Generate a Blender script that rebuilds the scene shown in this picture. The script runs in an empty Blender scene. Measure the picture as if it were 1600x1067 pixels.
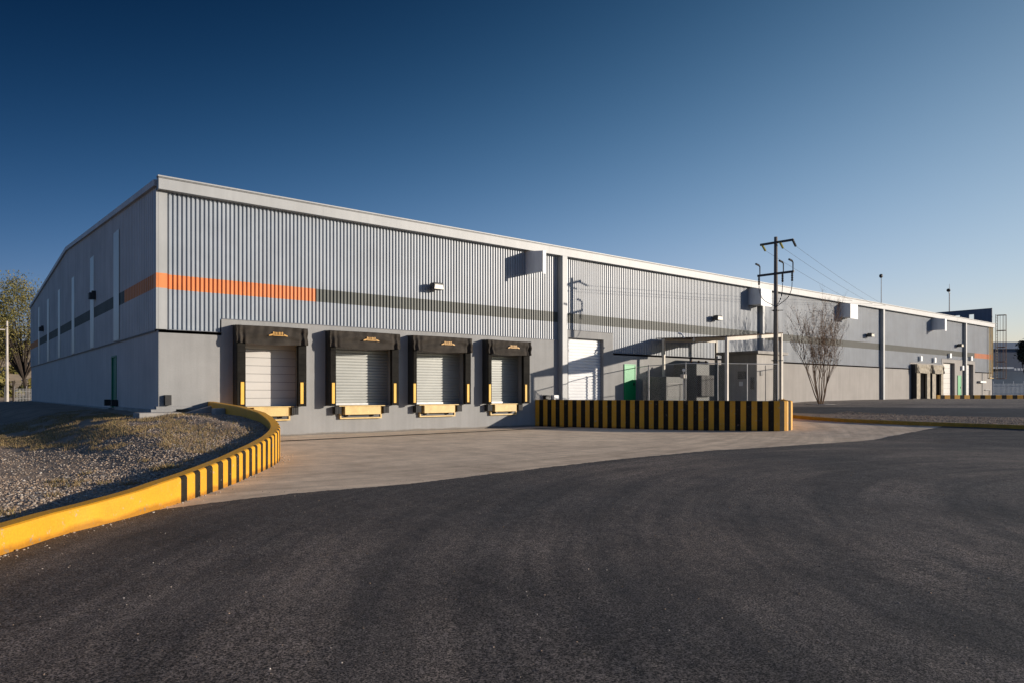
import bpy, math, random
import numpy as np
from mathutils import Vector, Matrix
random.seed(7); rng = np.random.default_rng(7)
S = bpy.context.scene; C = S.collection
R = math.radians

# ------------------------------------------------------------ camera, sky, sun
cd = bpy.data.cameras.new('camera'); cam = bpy.data.objects.new('camera', cd); C.objects.link(cam)
cam.location = (0, 0, 1.7)
cam.rotation_euler = (R(90), 0, math.atan2(math.cos(math.atan(1360/1098.3)), math.sin(math.atan(1360/1098.3))) * -1)
cd.sensor_width = 36; cd.lens = 1098.3/1600*36
cd.shift_y = (613-533.5)/1600
cd.clip_start = 0.1; cd.clip_end = 8000
S.camera = cam

w = bpy.data.worlds.new('World'); S.world = w; w.use_nodes = True
nt = w.node_tree; bg = nt.nodes['Background']
sky = nt.nodes.new('ShaderNodeTexSky'); sky.sky_type = 'NISHITA'; sky.sun_disc = False
sky.sun_elevation = R(10.4); sky.sun_rotation = R(135)
sky.altitude = 500; sky.air_density = 1.0; sky.dust_density = 1.0; sky.ozone_density = 2.0
# scale the model sky by direction: deeper blue overhead and away from the sun
def _n(t, **kw):
    x = nt.nodes.new(t)
    for k, v in kw.items(): setattr(x, k, v)
    return x
def _m(op, a, b):
    x = _n('ShaderNodeMath', operation=op)
    for i, v in enumerate((a, b)):
        if v is None: continue
        if isinstance(v, (int, float)): x.inputs[i].default_value = v
        else: nt.links.new(v, x.inputs[i])
    return x.outputs[0]
tc = _n('ShaderNodeTexCoord'); sx_ = _n('ShaderNodeSeparateXYZ'); nt.links.new(tc.outputs['Generated'], sx_.inputs[0])
_d = _m('MULTIPLY', _m('SUBTRACT', sx_.outputs[0], sx_.outputs[1]), .7071); _d = _m('MINIMUM', _m('MAXIMUM', _d, -.7), .5)
_z = _m('MINIMUM', _m('MAXIMUM', sx_.outputs[2], .03), .55)
terms = [None, _d, _m('MULTIPLY', _d, _d), _z, _m('MULTIPLY', _z, _z), _m('MULTIPLY', _d, _z)]
cmb = _n('ShaderNodeCombineXYZ')
for ch, K in enumerate([[0.915, 0.124, -1.713, -1.76, -5.644, 6.809], [0.578, 0.231, -1.374, -0.152, -4.722, 3.938], [0.806, -0.024, -1.28, -0.913, -2.823, 3.154]]):
    acc = K[0]
    for k, t_ in zip(K[1:], terms[1:]): acc = _m('ADD', _m('MULTIPLY', t_, k), acc)
    nt.links.new(_m('EXPONENT', acc, None), cmb.inputs[ch])
# behind and overhead: unseen sky set to its own bluer level as fill light
_f = _m('ADD', _m('MULTIPLY', sx_.outputs[0], .628), _m('MULTIPLY', sx_.outputs[1], .778))
_mr = _n('ShaderNodeMapRange', interpolation_type='SMOOTHSTEP'); nt.links.new(_f, _mr.inputs[0])
_mr.inputs[1].default_value = -.15; _mr.inputs[2].default_value = .50; _mr.inputs[3].default_value = 0; _mr.inputs[4].default_value = 1
_mx = _n('ShaderNodeMix', data_type='VECTOR'); nt.links.new(_mr.outputs[0], _mx.inputs[0]); _mx.inputs[4].default_value = (.52, .74, 1.15); nt.links.new(cmb.outputs[0], _mx.inputs[5])
vm = _n('ShaderNodeVectorMath', operation='MULTIPLY'); nt.links.new(sky.outputs[0], vm.inputs[0]); nt.links.new(_mx.outputs[1], vm.inputs[1])
nt.links.new(vm.outputs[0], bg.inputs[0]); bg.inputs[1].default_value = 0.0812
sd = bpy.data.lights.new('sun', 'SUN'); sd.energy = 4.9; sd.angle = R(0.5); sd.color = (1.0, 0.885, 0.75)
so = bpy.data.objects.new('sun', sd); C.objects.link(so)
so.rotation_euler = Vector((-1, 1, -0.26)).to_track_quat('-Z', 'Y').to_euler()
S.view_settings.view_transform = 'Standard'; S.view_settings.look = 'None'
S.view_settings.exposure = 0.3; S.view_settings.gamma = 1
S.cycles.max_bounces = 6

# ------------------------------------------------------------ materials
def mat(name, col, rough=0.7, var=0.12, scale=1.5, bump=0.0, bscale=40, metal=0.0, stretch=(1,1,1), fine=0.0, fscale=60,
        spec=0.5, streak=0.0, tint=None, chip=None):
    m = bpy.data.materials.new(name); m.use_nodes = True; t = m.node_tree; n = t.nodes; l = t.links
    b = n['Principled BSDF']; b.inputs['Roughness'].default_value = rough; b.inputs['Metallic'].default_value = metal
    b.inputs['Specular IOR Level'].default_value = spec
    g = n.new('ShaderNodeNewGeometry'); mp = n.new('ShaderNodeMapping'); mp.inputs['Scale'].default_value = stretch
    l.new(g.outputs['Position'], mp.inputs['Vector'])
    base = None
    c0 = tuple(col)+(1,)
    tc = tuple(tint)+(1,) if tint else tuple(max(0, c*(1-var*2.2)) for c in col)+(1,)
    nz = n.new('ShaderNodeTexNoise'); nz.inputs['Scale'].default_value = scale; nz.inputs['Detail'].default_value = 8
    nz.inputs['Roughness'].default_value = 0.6
    l.new(mp.outputs[0], nz.inputs['Vector'])
    rp = n.new('ShaderNodeValToRGB'); rp.color_ramp.elements[0].position = 0.3; rp.color_ramp.elements[1].position = 0.7
    rp.color_ramp.elements[0].color = tc
    rp.color_ramp.elements[1].color = tuple(min(1, c*(1+var*0.4)) for c in col)+(1,)
    l.new(nz.outputs['Fac'], rp.inputs[0]); out = rp.outputs[0]
    def mul(out, fac_out, lo, hi, p0=0.35, p1=0.65):
        r2 = n.new('ShaderNodeValToRGB'); r2.color_ramp.elements[0].position = p0; r2.color_ramp.elements[1].position = p1
        r2.color_ramp.elements[0].color = (lo, lo, lo, 1); r2.color_ramp.elements[1].color = (hi, hi, hi, 1)
        l.new(fac_out, r2.inputs[0])
        mx = n.new('ShaderNodeMix'); mx.data_type = 'RGBA'; mx.blend_type = 'MULTIPLY'; mx.inputs[0].default_value = 1
        l.new(out, mx.inputs[6]); l.new(r2.outputs[0], mx.inputs[7]); return mx.outputs[2]
    if fine:
        n2 = n.new('ShaderNodeTexNoise'); n2.inputs['Scale'].default_value = fscale; n2.inputs['Detail'].default_value = 4
        l.new(g.outputs['Position'], n2.inputs['Vector']); out = mul(out, n2.outputs['Fac'], 1-fine, 1+fine*0.6)
    if streak:
        m3 = n.new('ShaderNodeMapping'); m3.inputs['Scale'].default_value = (3, 3, 0.12)
        l.new(g.outputs['Position'], m3.inputs['Vector'])
        n3 = n.new('ShaderNodeTexNoise'); n3.inputs['Scale'].default_value = 1.6; n3.inputs['Detail'].default_value = 6
        l.new(m3.outputs[0], n3.inputs['Vector']); out = mul(out, n3.outputs['Fac'], 1-streak, 1.0)
    if chip:      # worn spots where the paint is gone, and grime splashed up from the foot
        nc = n.new('ShaderNodeTexNoise'); nc.inputs['Scale'].default_value = 7; nc.inputs['Detail'].default_value = 8; nc.inputs['Roughness'].default_value = .75
        l.new(g.outputs['Position'], nc.inputs['Vector'])
        rc = n.new('ShaderNodeValToRGB'); rc.color_ramp.elements[0].position = .605; rc.color_ramp.elements[1].position = .63
        l.new(nc.outputs['Fac'], rc.inputs[0])
        mc = n.new('ShaderNodeMix'); mc.data_type = 'RGBA'; l.new(rc.outputs[0], mc.inputs[0]); l.new(out, mc.inputs[6]); mc.inputs[7].default_value = tuple(chip)+(1,)
        sz = n.new('ShaderNodeSeparateXYZ'); l.new(g.outputs['Position'], sz.inputs[0])
        m5 = n.new('ShaderNodeMath'); m5.operation = 'MULTIPLY_ADD'; l.new(nz.outputs['Fac'], m5.inputs[0]); m5.inputs[1].default_value = -.22; l.new(sz.outputs[2], m5.inputs[2])
        r5 = n.new('ShaderNodeValToRGB'); r5.color_ramp.elements[0].position = 0; r5.color_ramp.elements[1].position = .06
        r5.color_ramp.elements[0].color = (.45,.38,.30,1); r5.color_ramp.elements[1].color = (1,1,1,1)
        m6 = n.new('ShaderNodeMath'); m6.operation = 'ADD'; m6.inputs[1].default_value = .06; l.new(m5.outputs[0], m6.inputs[0]); l.new(m6.outputs[0], r5.inputs[0])
        m7 = n.new('ShaderNodeMix'); m7.data_type = 'RGBA'; m7.blend_type = 'MULTIPLY'; m7.inputs[0].default_value = .8
        l.new(mc.outputs[2], m7.inputs[6]); l.new(r5.outputs[0], m7.inputs[7]); out = m7.outputs[2]
    l.new(out, b.inputs['Base Color'])
    if bump:
        n4 = n.new('ShaderNodeTexNoise'); n4.inputs['Scale'].default_value = bscale; n4.inputs['Detail'].default_value = 6
        l.new(g.outputs['Position'], n4.inputs['Vector'])
        bp = n.new('ShaderNodeBump'); bp.inputs['Strength'].default_value = 1; bp.inputs['Distance'].default_value = bump
        l.new(n4.outputs['Fac'], bp.inputs['Height']); l.new(bp.outputs[0], b.inputs['Normal'])
    return m

M = {}
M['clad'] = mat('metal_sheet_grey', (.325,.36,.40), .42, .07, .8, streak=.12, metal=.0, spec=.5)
M['clad_end'] = mat('metal_sheet_lifted_end', (.57,.53,.50), .5, .08, .5, streak=.15)  # sheet colour lightened to lift the shaded end wall
M['orange'] = mat('orange_paint', (.68,.225,.06), .5, .06, 1, streak=.1)
M['darkstripe'] = mat('dark_stripe_paint', (.075,.085,.072), .5, .1, 1, streak=.1)
M['concwall'] = mat('painted_block_wall', (.29,.29,.285), .85, .07, .7, bump=.002, bscale=60, streak=.10, fine=.05, fscale=25, chip=(.265,.26,.25))
M['concbeige'] = mat('beige_block_wall', (.30,.28,.26), .85, .06, .7, bump=.002, bscale=60, streak=.10, fine=.05, fscale=25)
M['concend'] = mat('painted_end_wall', (.60,.53,.48), .85, .07, .5, bump=.002, bscale=60, streak=.10)  # paler than the long wall's paint, making up for the end's shade
M['trim'] = mat('trim_light_grey', (.35,.36,.36), .5, .06, .8, streak=.08)
M['roof'] = mat('roof_metal', (.45,.46,.47), .5, .1, .5)
M['strip'] = mat('translucent_panel', (.68,.70,.62), .4, .06, .8)
M['black'] = mat('black_rubber', (.02,.02,.02), .7, .2, 3, bump=.002)
M['header'] = mat('header_canvas', (.042,.035,.028), .8, .25, 2, bump=.003, bscale=10, spec=.2)
M['canvas'] = mat('shelter_canvas', (.014,.013,.011), .85, .25, 3, bump=.004, bscale=14, spec=.15)
M['canvas_tan'] = mat('tan_canvas', (.36,.31,.23), .8, .2, 3, bump=.004, bscale=10)
M['yel'] = mat('yellow_paint', (.78,.44,.045), .55, .07, 2, fine=.06, fscale=30, bump=.0015, bscale=60)
M['yelwall'] = mat('yellow_wall_paint', (.66,.32,.010), .6, .08, 1.6, fine=.07, fscale=40, bump=.003, bscale=30, tint=(.58,.27,.010), chip=(.40,.30,.17))
M['blkwall'] = mat('black_wall_paint', (.022,.018,.012), .75, .25, 4, bump=.003, bscale=30, spec=.2, chip=(.10,.08,.06))
M['yelpale'] = mat('pale_yellow_steel', (.66,.46,.17), .5, .12, 3, fine=.08, fscale=20)
M['doorw'] = mat('white_door', (.49,.47,.44), .45, .05, .8)
M['doorwhite'] = mat('white_roller_paint', (.66,.67,.68), .45, .05, .8)
M['doorg'] = mat('galvanised_slats', (.36,.37,.35), .4, .07, 1.0, metal=.2)
M['green'] = mat('green_door_paint', (.0,.30,.09), .45, .06, 1)
M['greend'] = mat('dark_green_door', (.0,.20,.11), .5, .06, 1)
M['dark'] = mat('dark_metal', (.03,.03,.032), .5, .2, 4)
M['lens'] = mat('lamp_glass', (.7,.66,.55), .25, .05, 2)
M['white'] = mat('white_enamel', (.78,.78,.76), .5, .04, 2)
M['hoodwhite'] = mat('white_sheet_metal', (.68,.69,.70), .5, .05, 1.2, streak=.06)
M['kerbyel'] = mat('shaded_yellow_kerb', (.42,.26,.03), .7, .15, 3, fine=.15, fscale=20)  # yellow darkened to mustard for the kerb's shaded face
M['draindark'] = mat('dirty_drain_grating', (.07,.055,.045), .9, .3, 9, spec=.1)
M['equip'] = mat('dark_equipment_paint', (.055,.06,.058), .6, .15, 3)
M['pole'] = mat('pole_concrete', (.20,.175,.15), .9, .15, 2, bump=.003, streak=.2)
M['polelight'] = mat('pale_pole', (.55,.50,.44), .8, .12, 2, streak=.2)
M['rust'] = mat('rusty_steel', (.16,.085,.05), .8, .3, 4)
M['cream'] = mat('cream_painted_steel', (.55,.50,.42), .6, .1, 2)
M['greywall'] = mat('grey_kiosk_wall', (.40,.375,.34), .85, .08, 1, bump=.002, streak=.15)
M['parapet'] = mat('parapet_grey', (.16,.17,.20), .7, .08, .5, streak=.15)
M['galv'] = mat('galvanised_pipe', (.42,.42,.41), .45, .1, 5, metal=.4)
M['porc'] = mat('glazed_insulator', (.42,.40,.12), .3, .2, 8)
M['wire'] = mat('wire', (.06,.06,.06), .6, 0, 1)
M['bark'] = mat('bark', (.19,.12,.075), .9, .25, 6)
M['barkdark'] = mat('bark_dark', (.05,.035,.025), .9, .25, 6)
M['leaf'] = mat('leaf_olive', (.19,.15,.035), .8, .3, .6, tint=(.07,.075,.02))
M['leaf2'] = mat('leaf_dark', (.02,.03,.016), .8, .3, .9)
M['slab'] = mat('slab_concrete', (.36,.34,.31), .9, .15, 2, bump=.003)
M['hill'] = mat('dry_hill', (.42,.32,.21), .95, .3, .05, fine=.2, fscale=.6)
M['bluewall'] = mat('blue_cladding', (.045,.075,.13), .6, .1, .1)
M['bluelight'] = mat('pale_blue_metal', (.26,.33,.42), .5, .1, .2)
M['bluemid'] = mat('mid_blue_wall', (.13,.19,.25), .7, .2, .1)
M['orangepaint'] = mat('orange_lettering', (.52,.27,.04), .5, .05, 5)
M['stone'] = mat('gravel_stone', (.34,.31,.29), .9, .3, 30, fine=.3, fscale=14)

# asphalt: dark, grained, with pale specks, and worn lighter lanes
def asphalt(name, base, warm, speck=.5):
    m = bpy.data.materials.new(name); m.use_nodes = True; t = m.node_tree; n = t.nodes; l = t.links
    b = n['Principled BSDF']; b.inputs['Roughness'].default_value = .82; b.inputs['Specular IOR Level'].default_value = .35
    g = n.new('ShaderNodeNewGeometry')
    def noise(s, d=5, r=.6, st=(1,1,1), rot=0):
        mp = n.new('ShaderNodeMapping'); mp.inputs['Scale'].default_value = st; mp.inputs['Rotation'].default_value = (0,0,rot)
        l.new(g.outputs['Position'], mp.inputs['Vector'])
        z = n.new('ShaderNodeTexNoise'); z.inputs['Scale'].default_value = s; z.inputs['Detail'].default_value = d
        z.inputs['Roughness'].default_value = r; l.new(mp.outputs[0], z.inputs['Vector']); return z.outputs['Fac']
    def ramp(f, p0, c0, p1, c1):
        r = n.new('ShaderNodeValToRGB'); e = r.color_ramp.elements
        e[0].position = p0; e[0].color = tuple(c0)+(1,); e[1].position = p1; e[1].color = tuple(c1)+(1,)
        l.new(f, r.inputs[0]); return r.outputs[0]
    def mix(a, c, mode='MULTIPLY', f=1):
        x = n.new('ShaderNodeMix'); x.data_type = 'RGBA'; x.blend_type = mode
        if isinstance(f, float) or isinstance(f, int): x.inputs[0].default_value = f
        else: l.new(f, x.inputs[0])
        l.new(a, x.inputs[6]); l.new(c, x.inputs[7]); return x.outputs[2]
    big = ramp(noise(.16, 3, .5), .35, base, .68, warm)
    lanes = ramp(noise(.9, 4, .6, (.12, 1, 1), R(-32)), .35, (.88,.88,.88), .66, (1.1,1.1,1.1))
    sp0 = n.new('ShaderNodeSeparateXYZ'); l.new(g.outputs['Position'], sp0.inputs[0])
    def mth(op, a, b_=None):
        x = n.new('ShaderNodeMath'); x.operation = op
        for i, v in enumerate((a, b_)):
            if v is None: continue
            if isinstance(v, (int, float)): x.inputs[i].default_value = v
            else: l.new(v, x.inputs[i])
        return x.outputs[0]
    ddx = mth('SUBTRACT', sp0.outputs[0], 15.0); ddy = mth('SUBTRACT', sp0.outputs[1], -3.0)
    rad = mth('SQRT', mth('ADD', mth('MULTIPLY', ddx, ddx), mth('MULTIPLY', ddy, ddy)))
    cbb = n.new('ShaderNodeCombineXYZ'); l.new(rad, cbb.inputs[0]); l.new(mth('MULTIPLY', mth('ARCTAN2', ddy, ddx), 1.6), cbb.inputs[1])
    zz_ = n.new('ShaderNodeTexNoise'); zz_.inputs['Scale'].default_value = 1.0; zz_.inputs['Detail'].default_value = 3; zz_.inputs['Roughness'].default_value = .6
    l.new(cbb.outputs[0], zz_.inputs['Vector'])
    sweep = ramp(zz_.outputs['Fac'], .38, (.74,.74,.75), .62, (1.34,1.27,1.20))
    cb3 = n.new('ShaderNodeCombineXYZ'); l.new(mth('MULTIPLY', rad, 3.4), cb3.inputs[0]); l.new(mth('MULTIPLY', mth('ARCTAN2', ddy, ddx), 2.0), cb3.inputs[1])
    z3_ = n.new('ShaderNodeTexNoise'); z3_.inputs['Scale'].default_value = 1.0; z3_.inputs['Detail'].default_value = 4; z3_.inputs['Roughness'].default_value = .65; z3_.inputs['Distortion'].default_value = .3
    l.new(cb3.outputs[0], z3_.inputs['Vector'])
    fine_arc = ramp(z3_.outputs['Fac'], .38, (.82,.82,.83), .62, (1.2,1.18,1.16))
    patch = ramp(noise(.7, 6, .65), .32, (.72,.72,.73), .66, (1.16,1.15,1.14))
    grain = ramp(noise(62, 3, .75), .43, (.06,.06,.06), .58, (2.1,2.1,2.1))
    grain2 = ramp(noise(20, 5, .8), .38, (.55,.55,.55), .62, (1.45,1.45,1.45))
    c = mix(mix(mix(mix(mix(mix(big, lanes), sweep), fine_arc), patch), grain), grain2)
    v = n.new('ShaderNodeTexVoronoi'); v.inputs['Scale'].default_value = 34; l.new(g.outputs['Position'], v.inputs['Vector'])
    near = ramp(v.outputs['Distance'], .10, (1,1,1), .17, (0,0,0))
    sp = n.new('ShaderNodeSeparateColor'); l.new(v.outputs['Color'], sp.inputs[0])
    pick = ramp(sp.outputs[0], .955, (0,0,0), .965, (1,1,1))
    msk = mix(near, pick)
    k = n.new('ShaderNodeRGB'); k.outputs[0].default_value = (speck*.6, speck*.56, speck*.5, 1)
    c = mix(c, k.outputs[0], 'MIX', msk)
    l.new(c, b.inputs['Base Color'])
    bp = n.new('ShaderNodeBump'); bp.inputs['Strength'].default_value = 1; bp.inputs['Distance'].default_value = .006
    l.new(noise(80, 4, .75), bp.inputs['Height'])
    bp2 = n.new('ShaderNodeBump'); bp2.inputs['Strength'].default_value = 1; bp2.inputs['Distance'].default_value = .02
    l.new(noise(3.5, 3, .5), bp2.inputs['Height']); l.new(bp.outputs[0], bp2.inputs['Normal'])
    l.new(bp2.outputs[0], b.inputs['Normal'])
    return m
M['asph'] = asphalt('asphalt', (.056,.052,.050), (.098,.083,.072))
M['asph2'] = asphalt('asphalt_lot', (.13,.115,.10), (.17,.15,.13), .6)
M['asph_shadow'] = asphalt('asphalt_shadow_band', (.022,.025,.032), (.030,.034,.042), .2)  # asphalt darkened and blued to carry the shadow band

def apron_mat():
    m = bpy.data.materials.new('apron_concrete'); m.use_nodes = True; t = m.node_tree; n = t.nodes; l = t.links
    b = n['Principled BSDF']; b.inputs['Roughness'].default_value = .75; b.inputs['Specular IOR Level'].default_value = .4
    g = n.new('ShaderNodeNewGeometry')
    def noise(s, d=5, r=.6, st=(1,1,1), rot=0, dist=0):
        mp = n.new('ShaderNodeMapping'); mp.inputs['Scale'].default_value = st; mp.inputs['Rotation'].default_value = (0,0,rot)
        l.new(g.outputs['Position'], mp.inputs['Vector'])
        z = n.new('ShaderNodeTexNoise'); z.inputs['Scale'].default_value = s; z.inputs['Detail'].default_value = d
        z.inputs['Roughness'].default_value = r; z.inputs['Distortion'].default_value = dist
        l.new(mp.outputs[0], z.inputs['Vector']); return z.outputs['Fac']
    def ramp(f, p0, c0, p1, c1):
        r = n.new('ShaderNodeValToRGB'); e = r.color_ramp.elements
        e[0].position = p0; e[0].color = tuple(c0)+(1,); e[1].position = p1; e[1].color = tuple(c1)+(1,)
        l.new(f, r.inputs[0]); return r.outputs[0]
    def mix(a, c, mode='MULTIPLY', f=1.0):
        x = n.new('ShaderNodeMix'); x.data_type = 'RGBA'; x.blend_type = mode
        if isinstance(f, float): x.inputs[0].default_value = f
        else: l.new(f, x.inputs[0])
        l.new(a, x.inputs[6]); l.new(c, x.inputs[7]); return x.outputs[2]
    base = ramp(noise(.3, 5), .3, (.66,.515,.365), .7, (.80,.635,.455))
    # dust-free driven lanes: long curved streaks around the turning circle
    sp = n.new('ShaderNodeSeparateXYZ'); l.new(g.outputs['Position'], sp.inputs[0])
    def mth(op, a, b_):
        x = n.new('ShaderNodeMath'); x.operation = op
        for i, v in enumerate((a, b_)):
            if v is None: continue
            if isinstance(v, (int, float)): x.inputs[i].default_value = v
            else: l.new(v, x.inputs[i])
        return x.outputs[0]
    dx = mth('SUBTRACT', sp.outputs[0], 9.0); dy = mth('SUBTRACT', sp.outputs[1], 46.0)
    rad = mth('SQRT', mth('ADD', mth('MULTIPLY', dx, dx), mth('MULTIPLY', dy, dy)), None)
    ang = mth('ARCTAN2', dy, dx)
    cb = n.new('ShaderNodeCombineXYZ'); l.new(rad, cb.inputs[0]); l.new(mth('MULTIPLY', ang, 2.2), cb.inputs[1])
    z = n.new('ShaderNodeTexNoise'); z.inputs['Scale'].default_value = 2.1; z.inputs['Detail'].default_value = 5; z.inputs['Roughness'].default_value = .6
    l.new(cb.outputs[0], z.inputs['Vector']); z.inputs['Distortion'].default_value = .5
    tracks = ramp(z.outputs['Fac'], .36, (.70,.69,.68), .64, (1.05,1.05,1.05))
    # stronger towards the asphalt
    fy = ramp(mth('MULTIPLY', sp.outputs[1], 1/27.0), .48, (.95,.95,.95), .74, (.05,.05,.05))
    sg = n.new('ShaderNodeSeparateColor'); l.new(fy, sg.inputs[0])
    c = mix(base, tracks, 'MULTIPLY', sg.outputs[0])
    c = mix(c, ramp(noise(1.1, 8, .75), .34, (.72,.71,.70), .62, (1.1,1.1,1.1)))
    c = mix(c, ramp(noise(30, 4, .7), .3, (.82,.82,.82), .7, (1.12,1.12,1.12)))
    l.new(c, b.inputs['Base Color'])
    bp = n.new('ShaderNodeBump'); bp.inputs['Strength'].default_value = 1; bp.inputs['Distance'].default_value = .004
    l.new(noise(25, 6, .7), bp.inputs['Height']); l.new(bp.outputs[0], b.inputs['Normal'])
    return m
M['apron'] = apron_mat()
M['dirt'] = mat('dry_dirt', (.36,.255,.17), .95, .25, 1.2, bump=.02, bscale=9, fine=.25, fscale=45)
M['gravel'] = mat('gravel_bed', (.28,.205,.15), .95, .25, 1.0, bump=.03, bscale=22, fine=.5, fscale=30)
M['grass'] = mat('dry_grass', (.30,.215,.09), .9, .3, .7, tint=(.13,.12,.035))
M['landfar'] = mat('far_land', (.24,.19,.14), .95, .3, .02)

# ------------------------------------------------------------ mesh helper
class MB:
    def __init__(s): s.v = []; s.f = []; s.m = []
    def vert(s, p): s.v.append(tuple(p)); return len(s.v)-1
    def quad(s, a, b, c, d, mi=0):
        i = len(s.v); s.v += [tuple(a), tuple(b), tuple(c), tuple(d)]; s.f.append((i,i+1,i+2,i+3)); s.m.append(mi)
    def box(s, x0, x1, y0, y1, z0, z1, mi=0):
        i = len(s.v)
        for z in (z0, z1):
            for (x, y) in ((x0,y0),(x1,y0),(x1,y1),(x0,y1)): s.v.append((x,y,z))
        for f in ((0,3,2,1),(4,5,6,7),(0,1,5,4),(1,2,6,5),(2,3,7,6),(3,0,4,7)):
            s.f.append(tuple(i+k for k in f)); s.m.append(mi)
    def bbox(s, x0, x1, y0, y1, z0, z1, b=.01, mi=0):
        """box with chamfered vertical and top edges"""
        i = len(s.v)
        ring = lambda d, z: [(x0+d,y0+d,z),(x1-d,y0+d,z),(x1-d,y1-d,z),(x0+d,y1-d,z)]
        oct_ = lambda z: [(x0+b,y0,z),(x1-b,y0,z),(x1,y0+b,z),(x1,y1-b,z),(x1-b,y1,z),(x0+b,y1,z),(x0,y1-b,z),(x0,y0+b,z)]
        lv = [oct_(z0), oct_(z1-b), [(x0+b,y0+b,z1),(x1-b,y0+b,z1),(x1-b,y0+b,z1),(x1-b,y1-b,z1),(x1-b,y1-b,z1),(x0+b,y1-b,z1),(x0+b,y1-b,z1),(x0+b,y0+b,z1)]]
        for r in lv: s.v += r
        for k in (0,1):
            for j in range(8):
                s.f.append((i+8*k+j, i+8*k+(j+1)%8, i+8*k+8+(j+1)%8, i+8*k+8+j)); s.m.append(mi)
        s.f.append(tuple(i+7-j for j in range(8))); s.m.append(mi)
        s.f.append((i+16,i+17,i+19,i+21)); s.m.append(mi)
    def obox(s, p, q, wd, z0, z1, z2=None, z3=None, mi=0):
        """wall-like box from p to q (xy), thickness wd to its left, z0..z1 (z2,z3 at q)"""
        z2 = z0 if z2 is None else z2; z3 = z1 if z3 is None else z3
        d = Vector((q[0]-p[0], q[1]-p[1])).normalized(); nn = Vector((-d.y, d.x))*wd
        a = [(p[0],p[1]),(q[0],q[1]),(q[0]+nn.x,q[1]+nn.y),(p[0]+nn.x,p[1]+nn.y)]
        zl = [z0,z2,z2,z0]; zh = [z1,z3,z3,z1]; i = len(s.v)
        for k in range(4): s.v.append((a[k][0],a[k][1],zl[k]))
        for k in range(4): s.v.append((a[k][0],a[k][1],zh[k]))
        for f in ((0,3,2,1),(4,5,6,7),(0,1,5,4),(1,2,6,5),(2,3,7,6),(3,0,4,7)):
            s.f.append(tuple(i+k for k in f)); s.m.append(mi)
    def tube(s, pts, rad, n=8, mi=0, cap=True):
        pts = [Vector(p) for p in pts]
        if not isinstance(rad, (list, tuple)): rad = [rad]*len(pts)
        i0 = len(s.v); up = None
        for k, p in enumerate(pts):
            d = (pts[min(k+1,len(pts)-1)]-pts[max(k-1,0)]).normalized()
            if up is None: up = Vector((0,0,1)) if abs(d.z) < .9 else Vector((1,0,0))
            a = d.cross(up).normalized(); b = a.cross(d).normalized(); up = b
            for j in range(n):
                t = 2*math.pi*j/n; s.v.append(tuple(p+(a*math.cos(t)+b*math.sin(t))*rad[k]))
        for k in range(len(pts)-1):
            for j in range(n):
                s.f.append((i0+k*n+j, i0+k*n+(j+1)%n, i0+(k+1)*n+(j+1)%n, i0+(k+1)*n+j)); s.m.append(mi)
        if cap:
            s.f.append(tuple(i0+j for j in reversed(range(n)))); s.m.append(mi)
            s.f.append(tuple(i0+(len(pts)-1)*n+j for j in range(n))); s.m.append(mi)
    def prism(s, poly, z0, z1, mi=0):
        i = len(s.v); n = len(poly)
        for z in (z0, z1): s.v += [(x,y,z) for x,y in poly]
        s.f.append(tuple(i+j for j in reversed(range(n)))); s.f.append(tuple(i+n+j for j in range(n))); s.m += [mi,mi]
        for j in range(n): s.f.append((i+j,i+(j+1)%n,i+n+(j+1)%n,i+n+j)); s.m.append(mi)
    def build(s, name, mats, parent=None, smooth=False):
        me = bpy.data.meshes.new(name)
        o0 = Vector((0,0,0))
        if parent is not None: o0 = Vector(parent['_o'])
        me.from_pydata([tuple(Vector(v)-o0) for v in s.v], [], s.f)
        if not isinstance(mats, (list, tuple)): mats = [mats]
        for m in mats: me.materials.append(m)
        if len(mats) > 1: me.polygons.foreach_set('material_index', s.m)
        if smooth: me.polygons.foreach_set('use_smooth', [True]*len(s.f))
        me.update()
        o = bpy.data.objects.new(name, me); C.objects.link(o)
        if parent is not None: o.parent = parent; o['_o'] = tuple(o0)
        else: o['_o'] = (0.0,0.0,0.0)
        return o

def npmesh(name, verts, faces, mats, midx=None, smooth=False):
    """verts Nx3, faces KxM arrays"""
    me = bpy.data.meshes.new(name); n = len(verts); k, q = faces.shape
    me.vertices.add(n); me.vertices.foreach_set('co', verts.astype(np.float32).ravel())
    me.loops.add(k*q); me.loops.foreach_set('vertex_index', faces.astype(np.int32).ravel())
    me.polygons.add(k); me.polygons.foreach_set('loop_start', np.arange(0, k*q, q, dtype=np.int32))
    me.polygons.foreach_set('loop_total', np.full(k, q, dtype=np.int32))
    for m in (mats if isinstance(mats, (list,tuple)) else [mats]): me.materials.append(m)
    if midx is not None: me.polygons.foreach_set('material_index', midx.astype(np.int32))
    if smooth: me.polygons.foreach_set('use_smooth', np.ones(k, dtype=bool))
    me.update(calc_edges=True); me.validate()
    o = bpy.data.objects.new(name, me); C.objects.link(o); o['_o'] = (0.0,0.0,0.0); return o

def grid(name, X, Y, Z, mats):
    a, b = X.shape
    v = np.stack([X, Y, Z], -1).reshape(-1, 3)
    i = np.arange((a-1)*(b-1)); r = i//(b-1); c = i%(b-1); p = r*b+c
    f = np.stack([p, p+1, p+b+1, p+b], -1)
    # orient upward
    q = v[f[0]]; nz = np.cross(q[1]-q[0], q[2]-q[0])[2]
    if nz < 0: f = f[:, ::-1]
    return npmesh(name, v, f, mats, smooth=True)

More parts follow.
